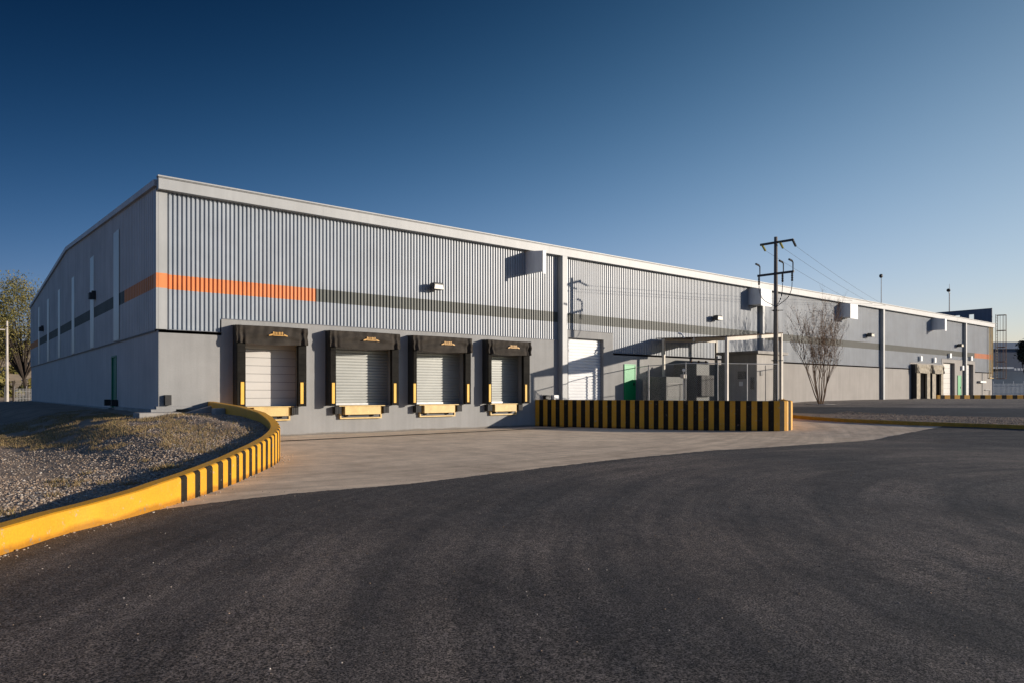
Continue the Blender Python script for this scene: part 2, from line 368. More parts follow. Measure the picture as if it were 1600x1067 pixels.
def thing(name, label, cat, loc=(0,0,0), group=None):
    o = bpy.data.objects.new(name, None); C.objects.link(o); o.location = loc; o.empty_display_size = .2
    o['_o'] = tuple(float(a) for a in loc); return tag(o, label, cat, group)
def tag(o, label, cat, group=None):
    o['label'] = label; o['category'] = cat
    if group: o['group'] = group
    return o
def struct(o, kind='structure'): o['kind'] = kind; return o
def dup(root, off, label=None, group=None):
    def rec(o, parent):
        c = o.copy(); C.objects.link(c)
        if parent is not None: c.parent = parent
        for ch in [x for x in S.objects if x.parent == o]: rec(ch, c)
        return c
    r = rec(root, root.parent)
    r.location = Vector(root.location)+Vector(off); r['_o'] = tuple(Vector(root['_o'])+Vector(off))
    if label: r['label'] = label
    return r

def snoise(x, y, s=1.0, seed=0):
    """cheap smooth noise from summed sines"""
    r = np.random.default_rng(seed); out = 0*x
    for k in range(7):
        a = r.uniform(0, 6.28); fr = s*r.uniform(.6, 2.2); ph = r.uniform(0, 6.28)
        out = out+np.sin((x*math.cos(a)+y*math.sin(a))*fr+ph)
    return out/7

# ------------------------------------------------------------ terrain
KP = [(-14,-9.8),(-8,-2.2),(-3,4.35),(.45,8.99),(1.12,9.85),(1.5,10.2),(2.11,10.79),(2.56,11.34),(2.95,11.8),(3.33,12.28),(3.68,12.72),(4.21,13.46),(4.77,14.33),
      (5.39,15.3),(5.97,16.25),(6.6,17.5),(6.98,18.7),(7.2,20.2),(7.42,22.7),(7.75,26.98)]
def resample(P, step):
    P = [Vector(p) for p in P]; out = []
    for i in range(len(P)-1):
        p0 = P[max(i-1,0)]; p1 = P[i]; p2 = P[i+1]; p3 = P[min(i+2,len(P)-1)]
        n = max(2, int((p2-p1).length/.05))
        for k in range(n):
            t = k/n
            out.append(.5*((2*p1)+(p2-p0)*t+(2*p0-5*p1+4*p2-p3)*t*t+(3*p1-p0-3*p2+p3)*t**3))
    out.append(P[-1])
    s = [0]
    for i in range(1, len(out)): s.append(s[-1]+(out[i]-out[i-1]).length)
    n = int(s[-1]/step); res = []
    xs = np.interp(np.linspace(0, s[-1], n+1), s, [p.x for p in out]); ys = np.interp(np.linspace(0, s[-1], n+1), s, [p.y for p in out])
    return xs, ys, np.linspace(0, s[-1], n+1)
kx, ky, ks = resample(KP, .04)
KTY = [-20, 9, 10, 11.3, 12, 12.8, 13.9, 15, 16.2, 17.9, 20.2, 22.7, 27]
KTZ = [.28, .29, .30, .38, .42, .48, .55, .61, .70, .85, 1.14, 1.27, 1.38]
ktop = lambda y: np.interp(y, KTY, KTZ)
KXofY = lambda y: np.interp(y, ky, kx)
def zin(x, y):
    h = np.interp(x, [-3, .5, 1.5, 2.6, 3.5, 4, 5.3, 5.9, 7.5], [.02, .04, .06, .25, .54, .68, .82, .94, .97])
    fac = np.interp(y, [9, 12, 15, 17.5, 20, 23], [.45, .5, .45, .62, .85, 1])
    z = .10+(h-.04)*fac+np.interp(y, [31, 60, 75], [0, .25, .3])*np.clip((6-x)/3, 0, 1)
    return np.minimum(z, .98)+.018*snoise(x, y, 1.6, 3)+.014*snoise(x, y, 5, 4)
GX = [-4000, 26, 33, 38, 44, 50, 60, 4000]; GZ = [0, 0, .30, .52, .80, 1.03, 1.10, 1.10]
gout = lambda x: np.interp(x, GX, GZ)

# embankment left of the kerb wall
def bank(name, y0, y1, ny, xmax_fn, mat_, offs):
    Y = np.linspace(y0, y1, ny)
    X = xmax_fn(Y)[:, None]-offs[None, :]; Yg = np.repeat(Y[:, None], len(offs), 1)
    return grid(name, X, Yg, zin(X, Yg), mat_)
offs = np.concatenate([np.linspace(.12, 12, 130), np.linspace(12.5, 40, 50), np.linspace(45, 420, 20)])
struct(bank('dirt_verge', -9.5, 27.2, 360, lambda y: KXofY(y), M['dirt'], offs))
struct(bank('dirt_yard', 27.2, 75, 120, lambda y: y*0+6.0, M['dirt'], np.concatenate([[0], offs])))
Yf = np.array([74.9, 120, 300, 1000, 5000.]); Xf = np.array([-4000, -400, -50, 0, 50, 88, 89, 200, 4000.])
Xg, Yg = np.meshgrid(Xf, Yf); struct(grid('far_ground', Xg, Yg, Xg*0+.40, M['landfar']))
Xg, Yg = np.meshgrid(np.array([-5000, 5000.]), np.array([-5000, 5000.])); struct(grid('ground', Xg, Yg, Xg*0-.4, M['landfar']))

# concrete apron, asphalt road, kerb island
kerbX = lambda y: np.interp(y, [-60, 5, 9, 13, 16, 18, 19.4], [31.9, 32.3, 32.5, 32.7, 33.1, 33.8, 34.6])
def zone(name, ys, xl, xr, nx, m, dz=0.0, zf=gout):
    Y = np.array(ys, float); T = np.linspace(0, 1, nx)
    X = xl(Y)[:, None]*(1-T)+xr(Y)[:, None]*T; Yg = np.repeat(Y[:, None], nx, 1)
    return grid(name, X, Yg, zf(X)+dz+.012*snoise(X, Yg, .8, 9)*(X > -1), m)
struct(zone('concrete_apron', np.linspace(10.5, 27.02, 40), lambda y: y*0+0., lambda y: np.interp(y, [10, 16, 19.4, 27], [33, 33.2, 35, 46]), 90, M['apron']))
# asphalt with a slightly ragged edge against the apron
ax = np.concatenate([np.linspace(-60, 0, 20), np.linspace(.2, 34, 1100)])
edge = np.interp(ax, [-60, 1.5, 2.6, 3.6, 4.6, 7, 13, 17.5, 21, 25, 34], [11, 11, 11.15, 11.35, 11.45, 11.35, 12.2, 12.35, 11.8, 11.5, 11.6])+.07*snoise(ax, ax*0, 6, 5)+.05*snoise(ax, ax*0, 25, 6)
TT = np.concatenate([np.linspace(0, .7, 12)[:-1], np.linspace(.7, 1, 50)])
Xg = np.repeat(ax[None, :], len(TT), 0); Yg = -60+(edge[None, :]+60)*TT[:, None]
Zg = gout(Xg)+.014+.012*snoise(Xg, Yg, .8, 9)*(Xg > -1)
struct(grid('asphalt_road', Xg, Yg, Zg, M['asph']))
jt = MB()
jx = np.linspace(7.25, 24.3, 60); jy = 24.28+(jx-9.25)*.055
for i in range(59):
    a_, b_ = jx[i], jx[i+1]; w0 = .13+.006*math.sin(i*1.7); w1 = .13+.006*math.sin((i+1)*1.7)
    za_ = float(.012*snoise(np.array(a_), np.array(jy[i]), .8, 9)); zb_ = float(.012*snoise(np.array(b_), np.array(jy[i+1]), .8, 9))
    jt.quad((a_,jy[i]-w0,za_+.016),(b_,jy[i+1]-w1,zb_+.016),(b_,jy[i+1]+w1,zb_+.016),(a_,jy[i]+w0,za_+.016))
struct(jt.build('drain_channel', M['draindark']))
# lot beyond the kerb
yl = np.linspace(-60, 27.02, 80)
lx = lambda y: np.where(y < 19.4, kerbX(y)+.05, 34.6+(y-19.4)*1.47)
struct(zone('gravel_strip', yl, lx, lambda y: np.maximum(38.2+0*y+(y-10)*-.08, lx(y)+.01), 30, M['gravel'], .05))
struct(zone('shadow_band', yl, lambda y: np.maximum(38.2+(y-10)*-.08, lx(y)+.01), lambda y: np.maximum(45.5-(y-10)*.16, lx(y)+.02), 20, M['asph_shadow'], .02))  # dark strip standing in for a shadow cast from outside the view
xl2 = lambda y: np.maximum(45.5-(y-10)*.16, lx(y)+.02)
struct(zone('parking_lot', yl, xl2, lambda y: y*0+95., 60, M['asph2'], .02))
Xg, Yg = np.meshgrid(np.array([94.9, 130, 400, 4000.]), np.array([-2000, -60, 27, 80.])); struct(grid('far_lot', Xg, Yg, Xg*0+1.12, M['asph2']))

# ------------------------------------------------------------ yellow kerb walls
def kerb_wall(name, xs, ys, ss, ztop, zbot, th, side, s_start, s_end, period, label, cat, ym=None):
    """profile swept along a path; black stripes painted on the outer face and the rounded top edge"""
    mb = MB(); n = len(xs)
    tx = np.gradient(xs); ty = np.gradient(ys); L = np.hypot(tx, ty); nx = -ty/L*side; ny = tx/L*side  # towards the inside
    r = .045
    prof = [(0, 'b'), (0, -r), (.35*r, -.3*r), (r, 0), (th-.02, 0), (th, -.02), (th, 'b')]
    for i in range(n):
        for (d, z) in prof:
            zz = zbot[i] if z == 'b' else ztop[i]+z
            mb.v.append((xs[i]+nx[i]*d, ys[i]+ny[i]*d, zz))
    m = len(prof)
    for i in range(n-1):
        sc = .5*(ss[i]+ss[i+1])
        blk = s_start <= sc <= s_end and ((sc-s_start)/period) % 1 < .46
        for j in range(m-1):
            a = i*m+j
            f = (a, a+m, a+m+1, a+1) if side > 0 else (a, a+1, a+m+1, a+m)
            mb.f.append(f); mb.m.append(1 if (blk and j < 3) else 0)
    for e in (0, n-1):
        mb.f.append(tuple(e*m+j for j in range(m))); mb.m.append(0)
    o = mb.build(name, [ym or M['yelwall'], M['blkwall']]); return tag(o, label, cat)
i0 = np.argmin(np.hypot(kx-2.85, ky-11.70)); sA = ks[i0]
kerb_wall('retaining_wall', kx, ky, ks, ktop(ky), ky*0-.2, .25, +1, sA, ks[-1]-3, .47,
          'low curved yellow kerb wall with black stripes around the gravel bed at left', 'kerb wall')
SP = [(23.3,26.98),(25.4,21.55),(27.4,16.35),(27.6,16.08),(27.95,15.93),(28.4,15.95),(28.95,16.25),(29.6,16.7),(35,20.1),(40,23.0),(46,26.6)]
sx = [p[0] for p in SP]; sy = [p[1] for p in SP]
def lin(P, step):
    s = [0]
    for a, b in zip(P[:-1], P[1:]): s.append(s[-1]+math.hypot(b[0]-a[0], b[1]-a[1]))
    t = np.arange(0, s[-1], step); return np.interp(t, s, [p[0] for p in P]), np.interp(t, s, [p[1] for p in P]), t
dx_, dy_, ds_ = lin(SP, .046)
kerb_wall('dock_wall', dx_, dy_, ds_, 1.35+0*dx_, gout(dx_)-.15, .22, +1, .23, 100, .46,
          'chest high black and yellow striped retaining wall in front of the canopy', 'retaining wall')
# platform filled behind the striped wall
pf = MB(); pf.prism([(23.45,26.95),(25.55,21.6),(27.6,16.5),(28.4,16.1),(29.5,16.95),(34.9,20.35),(39.9,23.3),(45.9,26.95)], .0, 1.15)
struct(pf.build('platform', M['slab']))
# plain yellow kerb at right
ky2 = np.linspace(19.6, -55, 500); kx2 = kerbX(ky2)
o = kerb_wall('road_kerb', kx2, ky2, np.arange(500)*.15, gout(kx2)+.17, gout(kx2)-.1, .18, +1, 1e6, 1e7, 1,
          'long low plain yellow kerb bordering the gravel strip at right', 'kerb', M['kerbyel'])
# striped low kerb wall at the far right
FP = [(73.5,26.6),(76.5,24.6),(90,12.8),(97,6)]
fx, fy, fs = lin(FP, .05)
kerb_wall('ramp_wall', fx, fy, fs, 1.48+0*fx, fx*0+1.0, .25, +1, .3, 100, 1.0,
          'low black and yellow striped wall before the far white loading doors', 'kerb wall')

# ------------------------------------------------------------ warehouse
X0, X1, Y0, Y1 = 5.85, 89.72, 27.0, 73.5
WH = thing('warehouse', 'long grey corrugated warehouse with orange and dark stripe and loading docks', 'warehouse', (X0, Y0, 0))
YC = 27.0     # face of the painted wall
def holes_wall(mb, xs0, xs1, z0, z1, holes, Y, top=None):
    xs = sorted(set([xs0, xs1, 38.0]+[h[0] for h in holes]+[h[1] for h in holes]+[t[0] for t in (top or [])]+[t[1] for t in (top or [])]))
    zs = sorted(set([z0, z1]+[h[2] for h in holes]+[h[3] for h in holes]+[t[2] for t in (top or [])]))
    for a, b in zip(xs[:-1], xs[1:]):
        for c, d in zip(zs[:-1], zs[1:]):
            mx, mz = (a+b)/2, (c+d)/2
            if any(h[0] < mx < h[1] and h[2] < mz < h[3] for h in holes): continue
            tp = 3.9
            for t in (top or []):
                if t[0] < mx < t[1]: tp = t[2]
            if mz > tp: continue
            mb.quad((a,Y,c),(b,Y,c),(b,Y,d),(a,Y,d))
DOORS = [(8.66,10.95),(12.25,15.06),(16.03,18.86),(20.14,22.42)]      # dock doors, sill 1.18
tops = [(7.98,24.44,4.41),(25.26,29.07,4.98),(68.4,75.7,4.45),(75.7,84.6,5.0),(24.44,25.26,4.41)]
holes = [(a,b,1.18,3.68) for a,b in DOORS]+[(25.63,28.3,1.16,4.6),(76.1,79.0,1.1,4.66),(81.95,84.1,1.1,4.66),(69.5,71.4,1.15,3.8),(72.95,74.5,1.15,3.8)]
wb = MB(); holes_wall(wb, X0, X1, -.3, 5.0, holes, YC, tops)
for (a,b,c,d) in holes:     # reveals
    q = .34
    wb.quad((a,YC,c),(a,YC,d),(a,YC+q,d),(a,YC+q,c)); wb.quad((b,YC,c),(b,YC+q,c),(b,YC+q,d),(b,YC,d))
    wb.quad((a,YC,d),(b,YC,d),(b,YC+q,d),(a,YC+q,d)); wb.quad((a,YC,c),(a,YC+q,c),(b,YC+q,c),(b,YC,c))
# top edges of the proud wall and steps
for (a,b,t) in [(X0,7.98,3.9),(7.98,25.26,4.41),(25.26,29.07,4.98),(29.07,68.4,3.9),(68.4,75.7,4.45),(75.7,84.6,5.0),(84.6,X1,3.9)]:
    wb.quad((a,YC,t),(b,YC,t),(b,YC+.12,t),(a,YC+.12,t))
for x,lo,hi in ((7.98,3.9,4.41),(29.07,3.9,4.98),(25.26,4.41,4.98),(68.4,3.9,4.45),(75.7,4.45,5.0),(84.6,3.9,5.0)):
    wb.quad((x,YC,lo),(x,YC,hi),(x,YC+.12,hi),(x,YC+.12,lo))
for k, f_ in enumerate(wb.f):
    if sum(wb.v[i][0] for i in f_)/4 > 38: wb.m[k] = 1
wb.build('wall', [M['concwall'], M['concbeige']], WH)
# dark flashing line under the corrugated sheets
fl = MB()
for (a,b,t) in [(6.15,7.96,3.9),(8.0,24.86,4.41),(25.3,29.05,4.98),(29.09,43.72,3.9),(44.1,62.3,3.9),(62.7,68.38,3.9),(68.42,75.68,4.45),(75.72,81.2,5.0),(81.6,84.58,5.0),(84.62,X1,3.9)]:
    fl.box(a,b,YC-.03,YC-.004,t+.002,t+.02)
fl.build('flashing', M['parapet'], WH)

def bottom(x):
    for (a,b,t) in tops:
        if a <= x <= b: return t
    return 3.9
# corrugated sheet, real trapezoid ribs
cl = MB(); cols = []; x = 6.12; Yb, Yr = 27.075, 27.03
while x < X1-.1:
    p = .1525; dd = .05; w_ = p*.36; fl_ = .018
    cols += [(x, Yb), (x+p-w_-2*fl_, Yb), (x+p-w_-fl_, Yb-dd), (x+p-fl_, Yb-dd)]
    x += p
cols = [c for c in cols if c[0] < X1]
zl = lambda x: [bottom(x)+.01, 5.35, 5.87, 8.82]
for (xa, ya), (xb, yb) in zip(cols[:-1], cols[1:]):
    xm = (xa+xb)/2; zz = zl(xm)
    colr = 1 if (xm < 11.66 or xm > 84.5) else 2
    for k, mi in ((0,0),(1,colr),(2,0)):
        cl.quad((xa,ya,zz[k]),(xb,yb,zz[k]),(xb,yb,zz[k+1]),(xa,ya,zz[k+1]),mi)
cl.build('corrugated_cladding', [M['clad'], M['orange'], M['darkstripe']], WH)

# gable end: low painted wall and ribbed cladding
ym = 50.2; ze, zr = 9.08, 10.42
ztopY = lambda y: ze+(zr-ze)*(1-abs(y-ym)/(ym-Y0)) if y < ym else ze+(zr-ze)*(1-(y-ym)/(Y1-ym))
eb = MB()
dy0, dy1 = 34.75, 35.75
for (a,b,c,d) in [(Y0,dy0,-.3,3.9),(dy0,dy1,3.28,3.9),(dy1,Y1,-.3,3.9)]:
    eb.quad((X0,b,c),(X0,a,c),(X0,a,d),(X0,b,d))
for y in (dy0, dy1): eb.quad((X0,y,.9),(X0+.1,y,.9),(X0+.1,y,3.28),(X0,y,3.28))
eb.quad((X1,Y0,-.3),(X1,Y1,-.3),(X1,Y1,9.0),(X1,Y0,9.0)); eb.quad((X1,Y1,-.3),(X0,Y1,-.3),(X0,Y1,9.0),(X1,Y1,9.0))
eb.build('end_wall', M['concend'], WH)
pl = MB(); pl.box(X0-.10, X0-.002, Y0+.4, 34.7, .6, 1.10); pl.box(X0-.14, X0-.002, 35.8, Y1, .6, 1.03); pl.build('plinth', M['slab'], WH)
ec = MB(); y = Y0+.28; pr = []
while y < Y1-.02:
    pr += [(y, X0-.02), (y+.20, X0-.02), (y+.225, X0-.045), (y+.28, X0-.045)]; y += .305
for (ya, xa), (yb, xb) in zip(pr[:-1], pr[1:]):
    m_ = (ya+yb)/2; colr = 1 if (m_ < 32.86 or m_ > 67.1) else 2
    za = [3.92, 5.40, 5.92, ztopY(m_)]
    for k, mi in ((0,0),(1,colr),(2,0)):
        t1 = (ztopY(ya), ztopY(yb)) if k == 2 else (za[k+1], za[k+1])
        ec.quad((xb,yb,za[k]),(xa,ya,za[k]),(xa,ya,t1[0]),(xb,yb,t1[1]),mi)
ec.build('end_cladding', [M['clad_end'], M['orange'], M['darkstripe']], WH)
for k, (yc_, zt, wd) in enumerate([(34.45,8.67,1.15),(40.9,8.52,1.1),(47.6,8.35,1.05),(53.95,8.35,1.05),(60.2,8.38,1.05),(66.5,8.4,1.0)]):
    s_ = MB(); y = yc_-wd/2
    while y < yc_+wd/2-.01:
        s_.bbox(X0-.062, X0-.05, y, y+.10, 3.95, zt, .004); y += .1
    s_.build('light_panel', M['strip'], WH)
el = MB(); el.box(X0-.05, X0-.022, Y0+.3, Y1, 3.86, 3.91); el.build('flashing', M['dark'], WH)
# roof and edge trims
rf = MB(); rf.quad((X0-.05,Y0-.2,9.0),(X1,Y0-.2,9.0),(X1,ym,zr),(X0-.05,ym,zr)); rf.quad((X0-.05,ym,zr),(X1,ym,zr),(X1,Y1,ze),(X0-.05,Y1,ze))
rf.build('roof', M['roof'], WH)
fa = MB(); fa.box(X0-.05, X1+.1, Y0-.26, Y0+.05, 8.78, 9.20); fa.box(X0-.08, X1+.12, Y0-.30, Y0-.05, 9.20, 9.25)
for xx in np.arange(X0+6.0, X1, 6.1): fa.box(xx, xx+.012, Y0-.263, Y0-.2605, 8.79, 9.195)
fa.build('fascia', M['trim'], WH)
ft = MB(); ft.box(X0-.06, X1, Y0-.267, Y0-.262, 9.155, 9.175); ft.build('drip_line', M['dark'], WH)
gt = MB()
def slope_box(mb, ya, za, yb, zb, x0, x1, h):
    i = len(mb.v)
    for (y, z) in ((ya,za),(yb,zb)): mb.v += [(x0,y,z-h),(x1,y,z-h),(x1,y,z),(x0,y,z)]
    for f in ((0,3,2,1),(4,5,6,7),(0,1,5,4),(1,2,6,5),(2,3,7,6),(3,0,4,7)): mb.f.append(tuple(i+k for k in f)); mb.m.append(0)
slope_box(gt, Y0+.06, ze+.08, ym, zr+.08, X0-.14, X0+.06, .22); slope_box(gt, ym, zr+.08, Y1+.1, ze+.08, X0-.14, X0+.06, .22)
gt.build('gable_trim', M['clad_end'], WH)
ct = MB()
for (a,b,mi) in ((3.92,5.37,0),(5.37,5.89,1),(5.89,8.77,0)):
    ct.box(X0-.01, 6.13, Y0-.022, Y0+.08, a, b, mi)
    ct.box(X0-.08, X0-.012, Y0-.015, Y0+.30, a, b, mi)
ct.build('corner_trim', [M['trim'], M['orange']], WH)
# pilasters
for xx in (24.9, 43.74, 62.32, 81.25):
    p = MB(); p.bbox(xx, xx+(.36 if xx < 30 else .30), Y0-(.33 if xx < 30 else .26), Y0+.06, .0 if xx > 30 else 1.16, 8.77, .012); p.build('pilaster', M['trim'], WH)
# vent hoods under the eave
for (xx, d, wd) in ((22.71,1.28,.17),(42.45,.92,1.25),(55.16,.84,1.2),(73.28,1.12,.38)):
    h = MB(); z0, z1, zo = 7.62, 8.77, 8.60; i = len(h.v)
    for x_ in (xx, xx+wd): h.v += [(x_,Y0+.05,z0),(x_,Y0-d,z0),(x_,Y0-d,zo),(x_,Y0+.05,z1)]
    for f in ((0,3,2,1),(4,5,6,7),(0,1,5,4),(1,2,6,5),(2,3,7,6)): h.f.append(tuple(i+k for k in f)); h.m.append(0)
    h.box(xx-.02, xx+wd+.02, Y0-d-.02, Y0-d-.001, z0-.14, zo+.01)
    h.box(xx-.015, xx-.002, Y0-d, Y0-.01, z0-.02, z0+.03)
    h.build('vent_hood', M['hoodwhite'], WH)
# wall flood lights
for k, xx in enumerate((16.95, 38.2, 59.6, 79.4)):
    b_ = MB(); b_.box(xx+.18, xx+.34, Y0-.1, Y0+.04, 6.33, 6.55); b_.bbox(xx, xx+.55, Y0-.48, Y0-.1, 6.30, 6.60, .04)
    wl = b_.build('wall_light', M['dark'], WH)
    g_ = MB(); g_.quad((xx+.03,Y0-.482,6.31),(xx+.52,Y0-.482,6.31),(xx+.48,Y0-.484,6.50),(xx+.07,Y0-.484,6.50)); g_.build('lens', M['lens'], wl)
for yy in (40.0, 63.3):
    b_ = MB(); b_.bbox(X0-.34, X0-.05, yy-.2, yy+.2, 6.28, 6.60, .04); b_.box(X0-.2, X0-.03, yy-.07, yy+.07, 6.60, 6.70); b_.build('wall_light', M['dark'], WH)
# small lamps above the far doors
for (xx, zz) in ((70.3,4.65),(73.5,4.6),(77.3,5.15),(83.0,5.05),(80.6,4.0)):
    b_ = MB(); b_.box(xx, xx+.2, Y0-.16, Y0+.03, zz, zz+.42); b_.box(xx-.02, xx+.36, Y0-.19, Y0-.16, zz-.02, zz+.44); b_.build('door_lamp', M['white'], WH)

# doors -----------------------------------------------------------------
def sectional(x0, x1, z0, z1, mtl, n, name='sectional_door', yq=.325):
    d = MB(); h = (z1-z0)/n
    for k in range(n):
        d.bbox(x0+.01, x1-.01, Y0+yq, Y0+yq+.05, z0+k*h+.006, z0+(k+1)*h-.006, .006)
        d.box(x0+.02, x1-.02, Y0+yq-.004, Y0+yq+.0, z0+k*h+h*.48, z0+k*h+h*.52)
    o = d.build(name, mtl, WH)
    g = MB(); g.box(x0, x1, Y0+yq+.03, Y0+yq+.06, z0, z1); g.build('joint', M['dark'], o); return o
def slatdoor(x0, x1, z0, z1, mtl, yq=.325, pitch=.122):
    d = MB(); z = z0
    prof = [(0,.0),(.10,-.034),(.70,-.040),(.92,.0)]
    pts = []
    while z < z1: pts += [(z+a*pitch, Y0+yq+b) for a, b in prof]; z += pitch
    pts = [p for p in pts if p[0] < z1]+[(z1, Y0+yq)]
    for (za,ya),(zb,yb) in zip(pts[:-1], pts[1:]): d.quad((x0+.005,ya,za),(x1-.005,ya,za),(x1-.005,yb,zb),(x0+.005,yb,zb))
    o = d.build('roller_shutter', mtl, WH)
    bb = MB(); bb.box(x0+.03, x1-.03, Y0+yq-.06, Y0+yq-.03, z0+.01, z0+.09); bb.build('bottom_bar', M['galv'], o); return o
a, b = DOORS[0]; sectional(a, b, 1.18, 3.68, M['doorw'], 8)
for a, b in DOORS[1:]: slatdoor(a, b, 1.18, 3.68, M['doorg'])
slatdoor(25.63, 28.3, 1.16, 4.6, M['doorwhite'], .28, .16)
sectional(76.1, 79.0, 1.1, 4.66, M['doorw'], 7); sectional(81.95, 84.1, 1.1, 4.66, M['doorw'], 7)
for (x0, x1) in ((69.5,71.4),(72.95,74.5)): sectional(x0, x1, 1.15, 3.8, M['doorg'], 6)
def gdoor(x0, x1, z0, z1, m_):
    d = MB(); d.bbox(x0, x1, Y0-.03, Y0+.02, z0, z1, .006)
    o = d.build('door', m_, WH)
    f = MB(); f.box(x0-.05, x0-.001, Y0-.05, Y0, z0, z1+.05); f.box(x1+.001, x1+.05, Y0-.05, Y0, z0, z1+.05); f.box(x0, x1, Y0-.05, Y0, z1+.001, z1+.05)
    f.build('frame', m_, o)
    h = MB(); h.box(x1-.14, x1-.07, Y0-.08, Y0-.03, (z0+z1)/2-.1, (z0+z1)/2+.06); h.build('handle', M['dark'], o)
gdoor(30.0, 30.85, 1.16, 3.27, M['green']); gdoor(79.75, 80.6, 1.1, 3.4, M['green'])
d = MB(); d.box(X0+.03, X0+.06, dy0+.02, dy1-.02, 1.05, 3.26); eo = d.build('door', M['greend'], WH)
d = MB(); d.box(X0-.03, X0+.03, dy0-.05, dy0+.02, 1.05, 3.33); d.box(X0-.03, X0+.03, dy1-.02, dy1+.05, 1.05, 3.33); d.box(X0-.03, X0+.03, dy0+.02, dy1-.02, 3.26, 3.33); d.build('frame', M['greend'], eo)

# dock shelters, levellers -----------------------------------------------
DS = .46
def shelter(xa, xb, da, db, front=M['canvas'], zt=4.19, zs=1.17, zh=3.56, guides=True, emblem=True, seed=0):
    """xa..xb outside, da..db the inner edges of the pads"""
    yf = Y0-DS
    s = MB()
    s.box(xa, xa+.05, yf+.02, Y0-.003, zs, zt-.02); s.box(xb-.05, xb, yf+.02, Y0-.003, zs, zt-.02); s.box(xa+.051, xb-.051, yf+.05, Y0-.003, zt-.06, zt-.01)
    sh = s.build('dock_shelter', M['black'], WH)
    for (p, q) in ((xa, da), (db, xb)):
        m_ = MB()
        n = 12; r = random.Random(seed+int(p*10))
        for k in range(n):
            z0 = zs+(zh+.05-zs)*k/n; z1 = zs+(zh+.05-zs)*(k+1)/n
            o1 = r.uniform(-.01,.01) if k else 0
            m_.bbox(p+.002, q-.002, yf-.02+o1*.3, yf+.15, z0, z1+.002, .012)
        m_.build('side_pad', front, sh)
    # header curtain: draped sheet with folds and a sagging lower edge
    h = MB(); nx_, nz_ = 110, 18; r = random.Random(seed+5)
    ph = [r.uniform(0, 6.28) for _ in range(6)]; L = xb-xa
    def P(i, j):
        u = i/nx_; v = j/nz_   # v down
        xx = xa-.03+(L+.06)*u; sag = .05*math.sin(math.pi*u)+.012*math.sin(9*u+ph[0])
        z = zt-(zt-zh+.02)*v-sag*v+.02*math.sin(6*u+ph[1])*(1-v)*.3
        cor = math.exp(-((u-.06)/.05)**2)+math.exp(-((u-.94)/.05)**2)
        a_u = abs(2*u-1)
        fold = .07*cor*math.sin(70*u+ph[2])*(.3+v)+.035*math.sin(9*(v+.9*(1-a_u**2)*.6)+ph[3])*math.sin(math.pi*min(1,v*1.1))
        fold += .028*math.sin(26*u*(1-.3*v)+5*v+ph[4])*v*(.4+.6*a_u)+.012*math.sin(47*u+3*v+ph[5])*(1-v)
        yy = yf-.07-.05*v-fold
        return (xx, yy, z)
    i0_ = len(h.v)
    for j in range(nz_+1):
        for i in range(nx_+1): h.v.append(P(i, j))
    for j in range(nz_):
        for i in range(nx_):
            a_ = i0_+j*(nx_+1)+i; h.f.append((a_, a_+nx_+1, a_+nx_+2, a_+1)); h.m.append(0)
    # returns at ends and the top
    i1 = len(h.v)
    for i in range(nx_+1): x_, y_, z_ = P(i, 0); h.v.append((x_, Y0-.01, z_+.03))
    for i in range(nx_): h.f.append((i0_+i, i0_+i+1, i1+i+1, i1+i)); h.m.append(0)
    for i in (0, nx_):
        i2 = len(h.v)
        for j in range(nz_+1): x_, y_, z_ = P(i, j); h.v.append((x_, yf+.1, z_))
        for j in range(nz_):
            a_ = i0_+j*(nx_+1)+i; b2 = i0_+(j+1)*(nx_+1)+i
            h.f.append((a_, b2, i2+j+1, i2+j)); h.m.append(0)
    hd = h.build('header_curtain', M['header'] if front is M['canvas'] else front, sh, smooth=True)
    if emblem:
        e = MB(); cx_ = (xa+xb)/2+.06*(xb-xa); zc = (zt+zh)/2+.04; ye = yf-.165
        e.box(cx_-.20, cx_+.20, ye, ye+.01, zc-.075, zc-.045)
        xg = cx_-.20
        for k, (wl_, hh) in enumerate(((.05,.11),(.035,.10),(.04,.10),(.03,.10),(.05,.105),(.035,.10),(.05,.11))):
            e.box(xg, xg+wl_*.75, ye, ye+.01, zc-.035, zc-.035+hh); xg += .057
        for sgn in (-1, 1):
            i = len(e.v); e.v += [(cx_+sgn*.22,ye,zc-.07),(cx_+sgn*.36,ye,zc-.09),(cx_+sgn*.36,ye,zc-.055),(cx_+sgn*.22,ye,zc+.0)]
            e.f.append((i,i+1,i+2,i+3) if sgn > 0 else (i+3,i+2,i+1,i)); e.m.append(0)
        e.build('emblem', M['orangepaint'], sh)
    if guides:
        for xx in (da-.20, db+.07):
            g = MB(); g.bbox(xx, xx+.13, yf-.055, yf-.022, 1.27, 2.10, .01); g.build('guide_strip', M['yel'], sh)
    return sh
